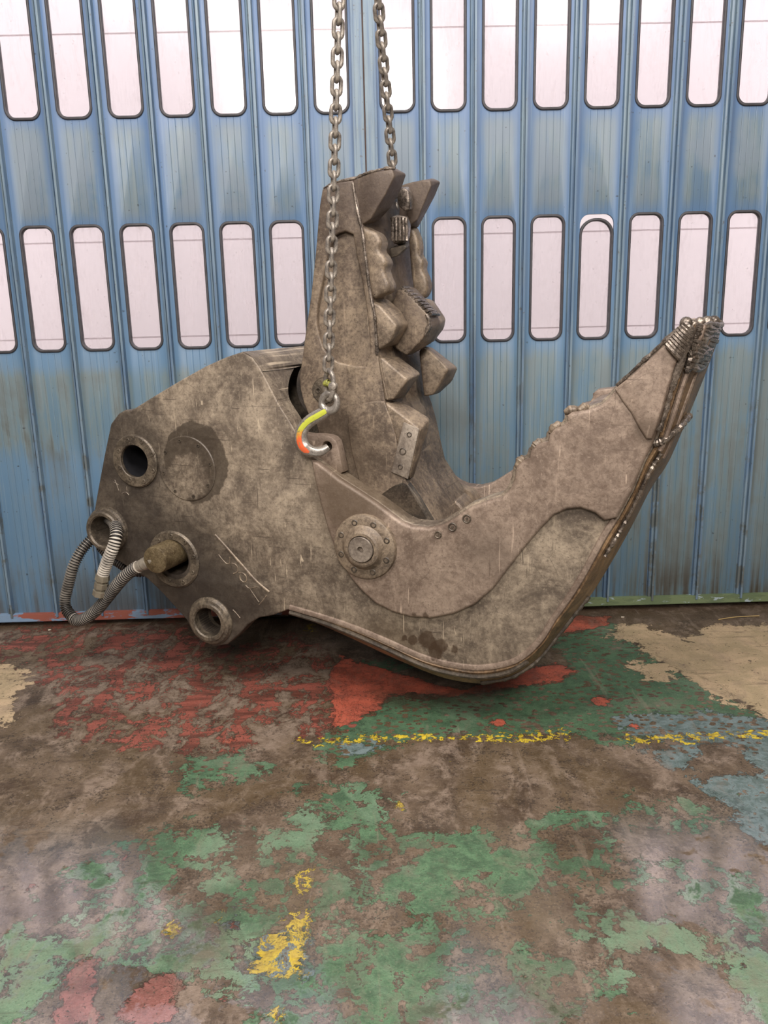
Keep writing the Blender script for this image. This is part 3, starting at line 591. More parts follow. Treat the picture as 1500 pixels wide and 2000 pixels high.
# sloping end plate with the rounded cut-out the upper jaw swings through
ep = [(473, 687), (492, 698), (507, 718), (520, 742), (533, 767), (542, 785), (553, 803), (564, 820), (577, 843), (590, 866), (600, 884)]
E_ = crom([Vector(p) for p in Ls(ep)], 5); cum = [0]
for a, b in zip(E_, E_[1:]): cum.append(cum[-1]+(b-a).length)
def cut_d(s):  # depth of inner edge of the near strip
    t = s/cum[-1]
    if t < .24: return TJ/2
    return .105+.17*max(0, 1-(t-.26)/.30)**2
bm = bmesh.new(); K = 60; rows = []
for i in range(K+1):
    s_ = cum[-1]*i/K; j = 0
    while j < len(cum)-2 and cum[j+1] < s_: j += 1
    p = E_[j].lerp(E_[j+1], (s_-cum[j])/(cum[j+1]-cum[j])); t = (E_[j+1]-E_[j]).normalized(); nrm = Vector((t.y, -t.x))
    if nrm.x > 0: nrm = -nrm
    nrm = (nrm+Vector((-1.2, -.2)).normalized()*1.5).normalized()
    q = p+nrm*.035; dc = cut_d(s_)
    rows.append((p, q, dc))
for (p, q, dc), (p2, q2, dc2) in zip(rows, rows[1:]):
    for sgn in (0, 1):
        g_ = lambda d: d if sgn == 0 else TJ-d
        a = [(p.x, g_(.004), p.y), (p.x, g_(dc), p.y), (p2.x, g_(dc2), p2.y), (p2.x, g_(.004), p2.y)]
        b = [(q.x, g_(.004), q.y), (q.x, g_(dc), q.y), (q2.x, g_(dc2), q2.y), (q2.x, g_(.004), q2.y)]
        va = [bm.verts.new(x) for x in a]; vb = [bm.verts.new(x) for x in b]
        bm.faces.new(va); bm.faces.new(vb[::-1])
        bm.faces.new((va[1], va[2], vb[2], vb[1]))
        if abs(dc-dc2) > .05: bm.faces.new((va[2], va[3], vb[3], vb[2]))
finish(bm, 'sloping_end_plate', M_body, CR, ang=40)
# lifting lugs on near and far plates
lug = [(575, 842), (590, 846), (606, 849), (625, 849), (640, 851), (650, 855), (657, 862), (662, 878), (666, 900), (671, 922), (655, 930), (620, 905), (598, 885)]
bm = bmesh.new(); prism(bm, Ls(lug, .03), .028, .085, [circ(L(639, 872, .03), rad(640, 870, 10), 24)], .005, 2); finish(bm, 'lifting_lug', M_jaw, CR)
bm = bmesh.new(); prism(bm, Ls(lug, .03), TJ-.085, TJ-.028, [circ(L(639, 872, .03), rad(640, 870, 10), 24)], .005, 2); finish(bm, 'lifting_lug', M_jaw, CR)

# flanged bores -----------------------------------------------------
def bolts(parent, px, py, rp, n, d, br, off=0, h=.009):
    c = V3(px, py, d); R = rad(px, py, rp, d)
    for i in range(n):
        bm = bmesh.new(); a = off+2*math.pi*i/n; q = c+Vector((math.cos(a)*R, 0, math.sin(a)*R))
        lathe(bm, [(br*.45, .004), (br*.45, -h*.5), (br*.5, -h), (br*.9, -h), (br, -h*.8), (br, .004)], q, (0, 1, 0), 14)
        lathe(bm, [(0, -h*.3), (br*.45, -h*.3)], q, (0, 1, 0), 10); finish(bm, 'flange_bolt', M_ring, parent)
def ringpart(key, name, prof, m, child=None):
    x, y, rb, ro = HOLES[key]; Rb, Ro = rad(x, y, rb), rad(x, y, ro); bm = bmesh.new(); c = V3(x, y, 0)
    lathe(bm, prof(Rb, Ro), c, (0, 1, 0), 64, closed=True); return finish(bm, name, m, CR, ang=30), c, Rb, Ro
o, c, Rb, Ro = ringpart('A', 'pin_flange', lambda b, r: [(b, .40), (b, -.014), (b+.003, -.018), (r*.70, -.018), (r*.95, -.016), (r, -.010), (r, .02), (b+.012, .02), (b+.012, .40)], M_ring)
bolts(o, 266, 900, 41.5, 8, -.014, .0105, .35, .006)
bm = bmesh.new(); lathe(bm, [(Rb*.985, .0), (Rb*.985, .29), (0, .29)], c, (0, 1, 0)); finish(bm, 'bore_liner', M_pit, o)  # liner added so the bore's shade comes from its black colour
o, c, Rb, Ro = ringpart('B', 'pin_boss', lambda b, r: [(b, .30), (b, -.040), (b+.006, -.047), (r*.80, -.047), (r*.86, -.040), (r*.88, -.02), (r*.97, -.014), (r, -.004), (r, .02), (b+.02, .02), (b+.02, .30)], M_ring)
o, c, Rb, Ro = ringpart('D', 'pin_boss', lambda b, r: [(b, .105), (b, -.026), (b+.005, -.032), (r*.76, -.032), (r*.80, -.024), (r*.90, -.020), (r*.98, -.006), (r, .09), (r*.97, .105)], M_ring)
o, c, Rb, Ro = ringpart('C', 'pin_flange', lambda b, r: [(b, .20), (b, .03), (r*.66, .026), (r*.70, -.010), (r*.94, -.012), (r, -.004), (r, .02), (b+.01, .03), (b+.01, .20)], M_ring)
bolts(o, 340, 1092, 45, 9, -.010, .0095, .2, .006)
bm = bmesh.new(); lathe(bm, [(Rb*.985, .035), (Rb*.985, .19), (0, .19)], c, (0, 1, 0)); finish(bm, 'bore_liner', M_dark, o)
bm = bmesh.new(); pc = V3(336, 1079, 0); pr = rad(336, 1079, 25.5)
lathe(bm, [(0, .06), (pr, .06), (pr, -.118), (pr*.96, -.126), (pr*.9, -.128), (0, -.128)], pc, (0, 1, 0), 40); finish(bm, 'capped_pipe', steel('olive_brown_pipe_steel', srgb(70, 58, 40), srgb(104, 90, 66), srgb(126, 112, 86), .1, .4, grain=4, metal=.4), CR, 30)
# main hinge boss
bm = bmesh.new(); hc = V3(714, 1067, -.03); hr = rad(714, 1067, 61)
lathe(bm, [(hr*1.02, .01), (hr*1.02, -.006), (hr*.99, -.016), (hr*.93, -.020), (hr*.70, -.022), (hr*.64, -.028), (hr*.56, -.046), (hr*.50, -.050), (hr*.42, -.050), (hr*.41, -.044)], hc, (0, 1, 0), 72)
hb = finish(bm, 'hinge_boss', M_tooth, CR, 24)
bm = bmesh.new(); lathe(bm, [(hr*.395, -.03), (hr*.395, -.054), (hr*.38, -.057), (hr*.10, -.057), (hr*.10, -.035), (0, -.035)], hc, (0, 1, 0), 48); finish(bm, 'hinge_pin', M_insert, hb, 30)
for i in range(8):
    bm = bmesh.new(); a = .35+2*math.pi*i/8; q = hc+Vector((math.cos(a)*hr*.80, -.020, math.sin(a)*hr*.80)); lathe(bm, [(.014, .004), (.014, -.001), (.011, -.003), (.008, -.003), (.007, .001), (0, .001)], q, (0, 1, 0), 16); finish(bm, 'flange_bolt', M_dark, hb, 30)
for (x, y, r) in ((912, 1013, 8.5), (884, 1029, 8.5), (856, 1044, 7)):
    bm = bmesh.new(); q = V3(x, y, -.03); R = rad(x, y, r)
    lathe(bm, [(R, .004), (R, -.003), (R*.85, -.006), (R*.7, -.004), (R*.62, .001), (R*.3, .001), (R*.28, -.005), (0, -.005)], q, (0, 1, 0), 24); finish(bm, 'jaw_bolt', M_ring if y > 1040 or x > 900 else M_dark, CR, 30)
# round cover plate under the damp patch
bm = bmesh.new(); q = V3(366, 915, 0); R = rad(366, 915, 63); lathe(bm, [(R, .004), (R, -.003), (R*.97, -.006), (0, -.006)], q, (0, 1, 0), 64); cv = finish(bm, 'round_cover', M_body, CR, 30)
for i in range(8):
    bm = bmesh.new(); a = 2*math.pi*i/8+.2; lathe(bm, [(.008, .0), (.008, -.009), (.004, -.009), (.0035, -.006), (0, -.006)], q+Vector((math.cos(a)*R*.86, 0, math.sin(a)*R*.86)), (0, 1, 0), 10); finish(bm, 'cover_screw', M_dark, cv, 30)
# name strip: weld line, corner marks and illegible hand-laid weld letters
def bead(bm, pts, r, d=0.0, n=7, lump=.25, step=.012, world=False):
    P = crom([V3(x, y, d) for x, y in pts], 12); cum = [0]
    for a, b in zip(P, P[1:]): cum.append(cum[-1]+(b-a).length)
    m = max(3, int(cum[-1]/step)); Q = []; j = 0
    for i in range(m+1):
        t = cum[-1]*i/m
        while j < len(P)-2 and cum[j+1] < t: j += 1
        Q.append(P[j].lerp(P[j+1], (t-cum[j])/max(1e-9, cum[j+1]-cum[j])))
    tube(bm, Q, [r*(1+lump*random.uniform(-1, 1)) for _ in Q], n)
bm = bmesh.new(); bead(bm, [(420, 1044), (440, 1066), (470, 1100), (500, 1134), (526, 1156)], .006, 0, lump=.12)
finish(bm, 'weld_bead', M_tooth, CR)
for pts in ([(427, 1083), (434, 1092), (443, 1101), (448, 1100), (449, 1088)], [(453, 1100), (461, 1103), (465, 1112), (462, 1118), (456, 1120)], [(466, 1119), (474, 1119), (481, 1126), (481, 1135), (475, 1137)], [(468, 1124), (470, 1132), (476, 1137)], [(480, 1143), (487, 1149), (497, 1147), (503, 1146)], [(489, 1151), (497, 1163), (506, 1176)], [(506, 1181), (514, 1172), (521, 1162)], [(455, 1191), (462, 1198), (469, 1207)]):
    bm = bmesh.new(); bead(bm, pts, .0026, 0, n=6, step=.008); finish(bm, 'weld_letter_stroke', M_tooth, CR)
for pts in ([(222, 941), (232, 947)], [(224, 937), (228, 946), (232, 958)], [(238, 964), (246, 961), (252, 967)], [(247, 950), (248, 958)]): bm = bmesh.new(); bead(bm, pts, .0018, 0, n=5, step=.008); finish(bm, 'scribed_mark', M_insert, CR)

# ------------------------------------------------------------------ welds and molten lumps on the lower jaw
bm = bmesh.new(); bead(bm, [(1204, 753), (1230, 730), (1262, 700), (1300, 665), (1326, 640)], .008, -.03, lump=.35); finish(bm, 'weld_bead', M_weld, CR)
bm = bmesh.new(); bead(bm, [(1311, 762), (1305, 790), (1296, 820), (1287, 842)], .008, -.04, lump=.35); bead(bm, [(1357, 640), (1345, 668), (1335, 692), (1322, 728), (1312, 762)], .013, -.02, lump=.3); finish(bm, 'weld_bead', M_weld, CR)
def SS(f, i):  # point between near line and silhouette, f across
    (a, b), (c_, d_) = NL[i], SL[i]; fr = i/(len(NL)-1); ds = .05+.27*max(0, min(1, (fr-.30)/.35)); 
    return V3(a+(c_-a)*f, b+(d_-b)*f, ds*max(0, (f-.4))/.6*.9)
bm = bmesh.new()
for f, r_ in ((.34, .009), (.62, .010)):
    P = crom([SS(f, i) for i in range(17, 25)], 8); tube(bm, P, [r_*random.uniform(.9, 1.15) for _ in P], 7)
finish(bm, 'hardfacing_strip', M_jaw, CR)
bm = bmesh.new()
P = crom([V3(1276, 866, 0), V3(1292, 862, -.01), V3(1312, 848, .04), V3(1330, 832, .12), V3(1346, 812, .26)], 12)
tube(bm, P, [.012*random.uniform(.8, 1.3) for _ in P], 8)
P = crom([SS(.45, i) for i in range(13, 18)], 12); tube(bm, P, [.009*random.uniform(.7, 1.4) for _ in P], 7)
finish(bm, 'weld_bead', M_weld, CR)
bm = bmesh.new(); P = crom([SS(.92, i) for i in range(6, 13)], 10); tube(bm, P, [.010*random.uniform(.75, 1.3) for _ in P], 7); finish(bm, 'weld_bead', M_dark, CR)
# rows of weld laid across the tip: near block
bm = bmesh.new()
for k in range(9):
    f = k/8; a = Vector((1302, 672)).lerp(Vector((1337, 632)), f); b = Vector((1328, 700)).lerp(Vector((1352, 645)), f)
    P = [V3(a.x+(b.x-a.x)*t, a.y+(b.y-a.y)*t, -.050-.010*math.sin(math.pi*t)) for t in [i/9 for i in range(10)]]
    tube(bm, P, .0085*random.uniform(.85, 1.15), 8)
hull(bm, [V3(x, y, d) for x, y in ((1300, 668), (1326, 698), (1352, 648), (1345, 631), (1333, 632)) for d in (-.047, .02)], .004)
finish(bm, 'tip_weld_build_up', M_weld, CR)
bm = bmesh.new()
hull(bm, [V3(1360, 634, 0), V3(1411, 634, .28), V3(1402, 664, .28), V3(1378, 724, .28), V3(1346, 722, .06), V3(1341, 690, 0), V3(1395, 628, .30), V3(1352, 632, .06)], .01)
for k in range(15):
    f = k/14; y0_ = 636+86*f; xa = 1361-24*f; xb = 1409-33*f
    P = [V3(xa+(xb-xa)*t, y0_+2.5*math.sin(t*9+k)-3*t, .0+.27*t*t-.014) for t in [i/9 for i in range(10)]]
    tube(bm, P, [.010*random.uniform(.6, 1.4) for _ in P], 7)
for (x, y, d, r_) in ((1340, 631, .0, .022), (1354, 634, .02, .018), (1367, 630, .10, .020), (1381, 630, .2, .024), (1394, 629, .25, .024), (1404, 634, .27, .018)):
    q = V3(x, y, d); lathe(bm, [(0, -r_), (r_*.5, -r_*.85), (r_*.87, -r_*.5), (r_, 0), (r_*.87, r_*.5), (r_*.5, r_*.85), (0, r_)], q, (.2, 1, .1), 14)
finish(bm, 'tip_weld_build_up', M_weld, CR)
# mushroomed lumps along the serrated cutting edge
for (x, y, ang_, ln_) in ((1118, 801, -5, 20), (1140, 797, -20, 14), (1085, 834, -38, 18), (1050, 867, -40, 18), (1017, 900, -48, 16)):
    bm = bmesh.new(); a = math.radians(ang_); P = []
    for t in (-1, -.6, -.2, .2, .6, 1): P.append(V3(x+t*ln_*.8*math.cos(a), y+t*ln_*.8*math.sin(a)+3.0*t*t, .004+.01*t))
    P = crom(P, 3); m_ = len(P); tube(bm, P, [.018*math.sin(math.pi*(i+1.2)/(m_+1.4))**.6*random.uniform(.85, 1.15) for i in range(m_)], 9)
    finish(bm, 'rolled_edge_lump', M_tooth, CR, 50)

# ------------------------------------------------------------------ upper jaw
U0, U1 = .100, .635
core = [(630, 370), (645, 362), (661, 356), (690, 352), (700, 390), (712, 456), (722, 530), (728, 588), (733, 640), (738, 690), (746, 735), (752, 780), (765, 815), (775, 850), (786, 900), (795, 937), (815, 968), (846, 1016), (856, 1045), (820, 1075), (770, 1060), (720, 1010), (670, 950), (630, 880), (618, 829), (604, 812), (594, 788), (587, 760), (585, 732), (590, 706), (593, 680), (600, 630), (608, 576), (614, 520), (618, 480), (622, 430), (625, 400)]
UJ = empty('tmp', (0, 0, 0)); bpy.data.objects.remove(UJ)
bm = bmesh.new(); prism(bm, Ls(core, U0), U0+.018, U1, (), .018, 4); uj = finish(bm, 'upper_jaw', M_cast, CR, 40)
# near skin plate of the upper jaw with its long recess left open
pocket = [(652, 462), (662, 456), (675, 452), (690, 458), (697, 500), (706, 540), (713, 580), (720, 630), (724, 684), (716, 716), (690, 714), (662, 708), (645, 698), (632, 680), (624, 655), (619, 630), (620, 600), (628, 560), (638, 515)]
bm = bmesh.new(); prism(bm, Ls(core[:21]+core[23:], U0), U0-.004, U0+.022, [Ls(pocket, U0)], .007, 3); finish(bm, 'jaw_skin_plate', M_cast, uj, 40)
pad = [(752, 783), (730, 783), (709, 788), (696, 795), (687, 804), (681, 816), (680, 830), (683, 856), (688, 885), (696, 915), (704, 945), (730, 975), (770, 990), (830, 1020), (838, 1012), (794, 938), (785, 900), (774, 850), (764, 815)]
bm = bmesh.new(); prism(bm, Ls(pad, U0-.01), U0-.018, U0+.01, (), .006, 3); finish(bm, 'lower_wear_plate', M_cast, uj, 40)
# cutter block and its ledge
bm = bmesh.new(); hull(bm, [V3(x, y, .07) for x, y in ((788, 824), (819, 837), (797, 936), (764, 922))]+[V3(x+1, y, .16) for x, y in ((788, 824), (819, 837), (797, 936), (764, 922))], .004); blk = finish(bm, 'cutter_block', M_insert, uj, 30)
for (x, y, r) in ((799.5, 849, 5), (787, 881.5, 7), (782, 912, 5)):
    bm = bmesh.new(); R = rad(x, y, r, .07); lathe(bm, [(R, .002), (R, -.002), (R*.85, -.004), (R*.7, -.001), (R*.6, .0035), (0, .0035)], V3(x, y, .07), (0, 1, 0), 18); finish(bm, 'block_bolt', M_dark, blk, 30)
def wedge(name, near_, far_, d0, d1, m, bev=.009, parent=None):
    bm = bmesh.new(); hull(bm, [V3(x, y, d0) for x, y in near_]+[V3(x, y, d1) for x, y in far_], bev, 3); return finish(bm, name, m, parent or uj, 40)
wedge('cutter_ledge', [(752, 786), (770, 802), (812, 832), (820, 842), (800, 936), (780, 860)], [(760, 780), (800, 792), (840, 816), (838, 836), (808, 932), (785, 860)], .085, .18, M_tooth, .007)
# teeth, near row
wedge('jaw_tooth', [(735, 700), (746, 698), (797, 742), (768, 780), (752, 783)], [(745, 692), (780, 697), (823, 729), (790, 777), (760, 776)], .10, .25, M_tooth)
wedge('jaw_tooth', [(726, 590), (742, 597), (776, 636), (763, 668), (738, 684)], [(735, 583), (757, 583), (783, 606), (799, 634), (777, 672), (744, 680)], .10, .25, M_tooth)
wedge('jaw_tooth', [(689, 353), (728, 337), (766, 330), (770, 346), (750, 385), (724, 428), (706, 440)], [(700, 345), (758, 327), (774, 329), (794, 340), (784, 370), (764, 405), (740, 432), (716, 440)], .098, .215, M_cast, .006)
# far row
wedge('jaw_tooth', [(818, 686), (828, 676), (862, 706), (876, 722), (845, 772), (828, 774)], [(830, 676), (845, 679), (860, 692), (895, 718), (884, 744), (858, 768), (835, 770)], .455, .59, M_tooth)
wedge('jaw_tooth', [(820, 584), (836, 586), (860, 630), (845, 668), (820, 672)], [(835, 582), (848, 588), (871, 622), (868, 640), (847, 668), (820, 670)], .455, .59, M_tooth)
wedge('jaw_tooth', [(778, 364), (800, 357), (824, 352), (840, 352), (842, 364), (815, 430), (800, 440), (780, 440)], [(800, 357), (846, 348), (861, 355), (850, 382), (830, 420), (816, 446), (800, 440)], .455, .57, M_cast, .006)
# worn scalloped bars between the teeth
def scallop(name, prof, d0, d1, m):
    bm = bmesh.new(); prism(bm, [tuple(p) for p in crom([Vector(q) for q in Ls(prof, d0)], 4, True)], d0, d1, (), .016, 3); o = finish(bm, name, m, uj, 50); return o
scallop('worn_edge_bar', [(704, 446), (722, 448), (737, 456), (744, 472), (741, 488), (748, 498), (754, 512), (750, 526), (754, 540), (760, 556), (756, 570), (742, 576), (726, 580), (716, 520)], .10, .19, M_tooth)
scallop('worn_edge_bar', [(796, 442), (804, 440), (814, 460), (818, 480), (818, 496), (826, 510), (825, 526), (831, 540), (835, 556), (832, 572), (822, 582), (808, 570), (800, 510)], .51, .59, M_tooth)
# centre row
wedge('centre_tooth', [(776, 566), (790, 564), (834, 612), (838, 640), (824, 664), (793, 695), (765, 676), (755, 620)], [(790, 563), (812, 562), (848, 600), (862, 630), (858, 644), (846, 668), (806, 692), (780, 660)], .27, .42, M_cast, .008)
bm = bmesh.new()
for k in range(9):
    f = k/8; x, y = 786+54*f, 563+50*f; tube(bm, crom([V3(x, y, .27), V3(x+9, y-1, .33), V3(x+17, y+1, .40)], 4), .008, 7)
for k in range(6):
    f = k/5; bead(bm, [(833+11*f, 614+3*f), (838+11*f, 630+3*f), (830+14*f, 655-4*f)], .0075, .268+.13*f, lump=.5)
finish(bm, 'weld_build_up', M_weld, uj, 50)
wedge('centre_tooth', [(764, 424), (782, 421), (794, 424), (796, 452), (788, 470), (768, 476), (763, 450)], [(775, 418), (797, 422), (803, 440), (801, 465), (786, 482), (774, 470)], .30, .38, M_weld, .006)
bm = bmesh.new()
for x in (766, 773, 780, 787, 793): bead(bm, [(x, 425), (x+1, 448), (x+1, 470)], .0075, .298, lump=.3)
finish(bm, 'weld_build_up', M_weld, uj, 50)
wedge('centre_tooth', [(776, 372), (788, 366), (798, 372), (802, 408), (790, 412), (778, 402)], [(782, 366), (800, 364), (808, 380), (806, 410), (796, 414), (784, 404)], .32, .42, M_weld, .006)
wedge('centre_tooth', [(762, 486), (790, 478), (794, 484), (776, 500), (764, 504)], [(770, 480), (800, 474), (800, 480), (784, 498), (772, 500)], .30, .40, M_dark, .004)
# weld bead down the near edge of the skin plate
bm = bmesh.new(); bead(bm, [(689, 357), (692, 378), (696, 402), (702, 430), (708, 456), (711, 480), (716, 520), (720, 552), (725, 585), (731, 612), (734, 650), (736, 693)], .0062, .094, lump=.3, step=.016); finish(bm, 'weld_bead', M_weld, uj)
bm = bmesh.new(); bead(bm, [(632, 368), (645, 361), (661, 355), (690, 349), (712, 340), (728, 335), (752, 329), (772, 329)], .006, .105, lump=.5); finish(bm, 'weld_bead', M_weld, uj)
bm = bmesh.new(); bead(bm, [(742, 698), (745, 722), (750, 750), (757, 780)], .003, .095, lump=.4); finish(bm, 'weld_bead', M_tooth, uj)
# hub with cover disc, spacer behind
bm = bmesh.new(); q = V3(637, 752, .19); R = rad(637, 752, 68, .19); lathe(bm, [(0, 0), (R, 0), (R, .50), (0, .50)], V3(640, 756, .17), (0, 1, 0), 56); finish(bm, 'pivot_hub', M_inside, uj, 30)
bm = bmesh.new(); q = V3(634, 763, U0-.004); R = rad(634, 763, 25, U0); lathe(bm, [(R*1.08, .006), (R*1.08, -.002), (R*1.02, -.002), (R*1.01, .001), (R*.97, .001), (R*.96, -.006), (0, -.006)], q, (0, 1, 0), 48); pv = finish(bm, 'pivot_cover', M_ring, uj, 30)
bm = bmesh.new(); lathe(bm, [(.016, .0), (.016, -.002), (.012, -.002), (.011, -.006), (.008, -.006), (.006, 0), (0, 0)], V3(622, 762, U0-.010), (0, 1, 0), 20); finish(bm, 'cover_bolt', M_dark, pv, 30)
# rod-end cylinder at the foot of the upper jaw and the lower heel block
bm = bmesh.new(); q = V3(872, 1010, .42); R = rad(872, 1010, 36, .42); lathe(bm, [(0, 0), (R*.9, 0), (R, .008), (R, .17), (R*.9, .18), (R*.9, .2), (R*1.08, .2), (R*1.12, .215), (R*1.12, .27), (0, .27)], q, (0, 1, 0), 48); finish(bm, 'rod_end', M_cast, uj, 30)
bm = bmesh.new(); prism(bm, Ls([(770, 945), (790, 938), (800, 944), (818, 968), (846, 1016), (840, 1040), (800, 1040), (760, 1000), (735, 970)], .10), .082, .12, (), .006); finish(bm, 'heel_plate', M_dark, uj, 40)

# ------------------------------------------------------------------ hydraulic hoses
def hose(name, pts, r, dark=False, pitch=.0125, lump=1.0, n=14):
    """spiral guarded hose: ribbed tube"""
    P = crom(pts, 24); cum = [0]
    for a, b in zip(P, P[1:]): cum.append(cum[-1]+(b-a).length)
    Lt = cum[-1]; step = pitch/4; m = int(Lt/step); Q = []; R = []; j = 0
    for i in range(m+1):
        t = Lt*i/m
        while j < len(P)-2 and cum[j+1] < t: j += 1
        Q.append(P[j].lerp(P[j+1], (t-cum[j])/max(1e-9, cum[j+1]-cum[j]))); R.append(r*(1.0 if i % 4 in (0, 1) else .76))
    bm = bmesh.new(); tube(bm, Q, R, n)
    for k, f in enumerate(list(bm.faces)[:m*n]): f.material_index = 1 if (k//n) % 4 in (1, 2) else 0
    return bm, Q
def hose_mat(name, dark):
    s = NT(name); n_ = s.noise(7, 4, .6); c = s.mix(s.ramp(n_, .40, .62), srgb(62, 58, 54) if dark else srgb(132, 126, 118), srgb(124, 118, 110) if dark else srgb(194, 186, 174))
    return s.set(Base_Color=c, Roughness=.42, Metallic=.1)
def grooved(o): o.data.materials.append(M_hosedark); return o
MH1, MH2 = hose_mat('dark_spiral_guard', True), hose_mat('grey_spiral_guard', False)
def lathe_dir(bm, prof, a, b, n=24): lathe(bm, prof, a, (b-a).normalized(), n)
pts = [V3(215, 1022, .22), V3(196, 1038, .12), V3(180, 1052, .08), V3(160, 1074, .03), V3(144, 1104, -.01), V3(134, 1140, -.03), V3(127, 1172, -.045), V3(131, 1192, -.055), V3(144, 1208, -.07)]
bm, Q = hose('h', pts, rad(150, 1100, 10.5)); h1 = grooved(finish(bm, 'hydraulic_hose', MH1, CR, 60)); h1['label'] = 'dark grimy upper run of the looped spiral guarded hose'
pts2 = [V3(144, 1208, -.07), V3(153, 1212, -.075), V3(170, 1206, -.085), V3(192, 1188, -.09), V3(215, 1160, -.10), V3(238, 1132, -.11), V3(258, 1114, -.11), V3(270, 1107, -.11)]
bm, Q = hose('h', pts2, rad(150, 1100, 11)); grooved(finish(bm, 'hose_guard', MH2, h1, 60))
bm = bmesh.new(); a, b = V3(266, 1109, -.11), V3(302, 1092, -.10); r_ = rad(280, 1100, 10, -.1); Lh = (b-a).length
lathe_dir(bm, [(0, 0), (r_*1.05, 0), (r_*1.1, Lh*.3), (r_*.9, Lh*.32), (r_*1.2, Lh*.4), (r_*1.2, Lh*.62), (r_*.8, Lh*.66), (r_*.8, Lh*.82), (r_*1.15, Lh*.84), (r_*1.15, Lh*1.0), (0, Lh)], a, b); finish(bm, 'hose_fitting', plain('pale_zinc_fitting', srgb(158, 150, 138), .35, .5), h1, 30)
pts3 = [V3(194, 1004, .20), V3(212, 1012, .08), V3(224, 1024, -.02), V3(227, 1044, -.08), V3(222, 1066, -.105), V3(212, 1090, -.115), V3(204, 1112, -.115), V3(200, 1126, -.115)]
bm, Q = hose('h', pts3, rad(215, 1060, 11.5, -.1)); h2 = grooved(finish(bm, 'hydraulic_hose', MH2, CR, 60))
bm = bmesh.new(); a, b = V3(201, 1122, -.115), V3(195, 1163, -.115); r_ = rad(200, 1140, 12, -.115); Lh = (b-a).length
lathe_dir(bm, [(0, 0), (r_, 0), (r_*1.12, Lh*.25), (r_*.85, Lh*.27), (r_*.85, Lh*.36), (r_*1.05, Lh*.38), (r_*1.05, Lh*.62), (r_*.78, Lh*.64), (r_*.78, Lh*.72), (r_*1.12, Lh*.74), (r_*1.12, Lh*.98), (r_*1.0, Lh), (0, Lh)], a, b, 8); finish(bm, 'hose_fitting', plain('dull_hose_fitting', srgb(138, 130, 114), .4, .4), h2, 30)
bm, Q = hose('h', [V3(196, 1068, .16), V3(215, 1090, .15), V3(232, 1100, .15), V3(254, 1114, .15), V3(278, 1118, .16), V3(300, 1108, .2)], rad(235, 1100, 9)); grooved(finish(bm, 'hydraulic_hose', MH1, CR, 60))

